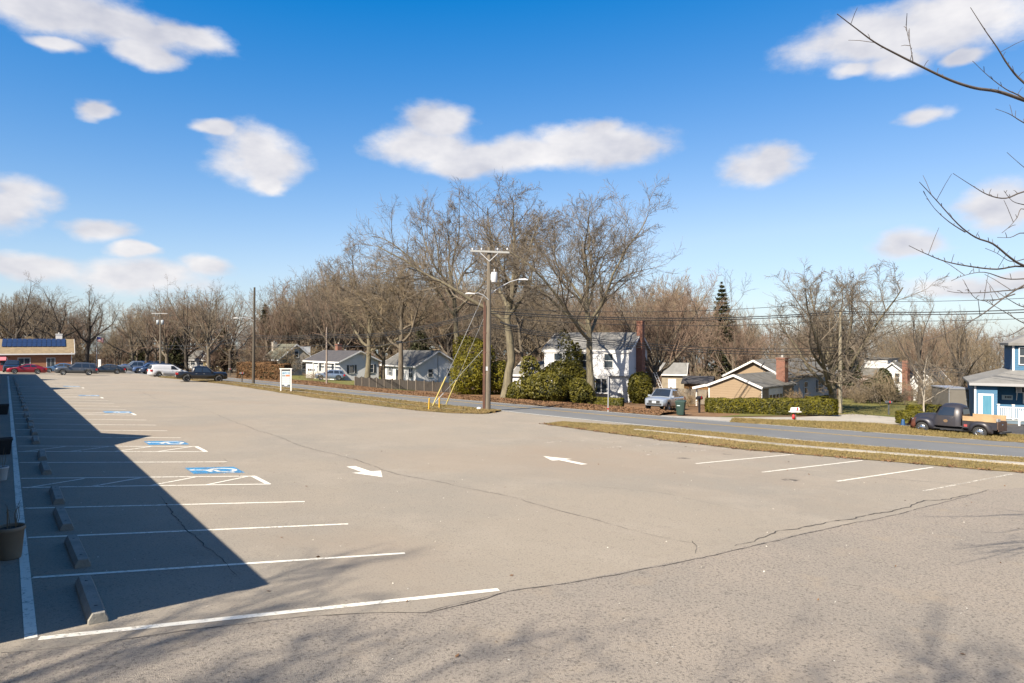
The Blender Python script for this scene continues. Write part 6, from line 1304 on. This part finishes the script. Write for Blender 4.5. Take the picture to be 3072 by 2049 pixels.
# ---------------------------------------------------------------- the tree at the right edge: only its outer branches reach the picture
M_br = mat('branch_bark', (.085,.068,.055), .9, scale=6, col2=(.05,.04,.034))
tx, ty = 13.2, 10.4; e = empty('street_tree', tx, ty, label='bare tree outside the right edge whose thin branches reach into the sky', cat='tree'); ez = e.location.z
def loc3(u, v, t): w = W(u, v, t); return np.array((w.x-tx, w.y-ty, w.z-ez))
trunk = [(0,0,-.2),(.05,0,1.5),(-.05,.05,3.2),(0,.1,5.0),(.1,.1,7.5),(.15,.2,10.)]; MB().tube(trunk, [.26,.2,.17,.14,.09,.03], 10).build('trunk', M_br, e)
# main sprays, read off the photograph in displayed pixels: (path, base radius, depth start, depth end)
K = 1.30667
sprays = [([(2560,330),(2420,255),(2351,230),(2291,210),(2238,202),(2182,184),(2120,155),(2060,125),(2010,98),(1965,65),(1922,32)], .030, 10.5, 9.0), ([(2560,400),(2450,265),(2351,190),(2315,150),(2290,110),(2262,70),(2228,17)], .022, 10.5, 10.0),
          ([(2460,300),(2351,226),(2310,205),(2270,175),(2233,140)], .012, 10.2, 9.8), ([(2440,330),(2351,282),(2318,262),(2286,250)], .011, 10.2, 9.9), ([(2400,420),(2351,384),(2312,350)], .008, 10.2, 10.0), ([(2096,140),(2090,105),(2084,80),(2080,55)], .006, 9.2, 9.1),
          ([(2450,420),(2351,440),(2310,455),(2270,448),(2230,425),(2188,398)], .014, 10, 9.3), ([(2351,470),(2325,462),(2305,438)], .007, 10, 9.8), ([(2520,690),(2440,640),(2351,610),(2320,592),(2280,560),(2240,545),(2200,515),(2150,460),(2111,418)], .021, 10, 8.6), ([(2216,533),(2180,510),(2145,478),(2120,440)], .008, 9, 8.6),
          ([(2470,640),(2351,612),(2290,618),(2230,612),(2170,600),(2120,580),(2087,564)], .016, 10, 8.7), ([(2351,640),(2310,640),(2260,625),(2215,632),(2184,645)], .010, 9.6, 9.1), ([(2500,600),(2400,560),(2351,535),(2320,545),(2290,545)], .013, 10, 9.4), ([(2460,620),(2351,660),(2300,668),(2250,672),(2200,672),(2175,668)], .012, 9.6, 8.9),
          ([(2520,560),(2420,620),(2351,655),(2310,680),(2250,725),(2180,762),(2120,785)], .016, 9.8, 8.8), ([(2330,675),(2280,690),(2240,685),(2215,650)], .009, 9.6, 9.1), ([(2490,720),(2400,712),(2351,705),(2320,690),(2290,670)], .012, 9.8, 9.4), ([(2351,752),(2318,770),(2280,775)], .009, 9.6, 9.3),
          ([(2410,540),(2351,480),(2335,500),(2318,520),(2300,535)], .008, 9.8, 9.5), ([(2351,595),(2320,600),(2290,582),(2262,570)], .007, 9.7, 9.4), ([(2390,750),(2351,742),(2300,712),(2260,690)], .010, 9.7, 9.3)]
br = MB(); tw_ = MB(); r_ = random.Random(3)
for path, rad, d0, d1 in sprays:
    n = len(path); pts = [loc3(a*K, b*K, d0+(d1-d0)*i/(n-1)) for i, (a, b) in enumerate(path)]
    sm = [np.array(q) for q in smooth_path(pts, 4)]; m_ = len(sm); rr = [max(.0035, rad*(1-.82*i/(m_-1))) for i in range(m_)]
    if path[0][0] > 2400:                       # carry the branch on to the trunk
        z0 = float(np.clip(sm[0][2]*.55+.8, 1.5, 8)); root = np.array((0, .05, z0)); mid = root*.45+sm[0]*.55+np.array((0, 0, -.25)); sm = [root, mid]+sm; rr = [rad*1.6, rad*1.25]+rr
    br.tube(sm, rr, 6, caps=False)
    for i in range(3, m_-1):                     # buds and short spurs
        if r_.random() < .5:
            a = sm[i]; d = np.array((r_.uniform(-1, .4), r_.uniform(-1, 1), r_.uniform(.1, 1.2))); d = d/np.linalg.norm(d)*r_.uniform(.03, .13 if r_.random() < .85 else .4); tw_.tube([a, a+d*.6+np.array((0,0,.01)), a+d], [.0045,.004,.0028], 4, caps=False)
br.build('branches', M_br, e); tw_.build('twigs', M_br, e)['kind'] = 'stuff'
# trees behind the camera that throw the soft branch shadows across the bottom of the picture
def shade_tree(label, x, y, H, wd, seed, **k):
    a, b = bare_tree(seed, H, wd, r0=.16, trunk=.5, fork=.22, nl=8, ang=(22, 60), counts=(9, 8, 6), crook=.1, up=.05, twig=.007, **k); e = empty('street_tree', x, y, G(x, y)-.1, label=label, cat='tree'); link('trunk', npmesh('trunk', *a, M_bark, smooth=True), e); link('crown', npmesh('crown', *b, M_twig), e)
shade_tree('bare tree behind the camera to the right, only its shadow in view', -3.4, -7.4, 18, 8, 511)
shade_tree('bare tree behind the camera to the left, only its shadow in view', -11.2, -3.2, 16, 8, 512)
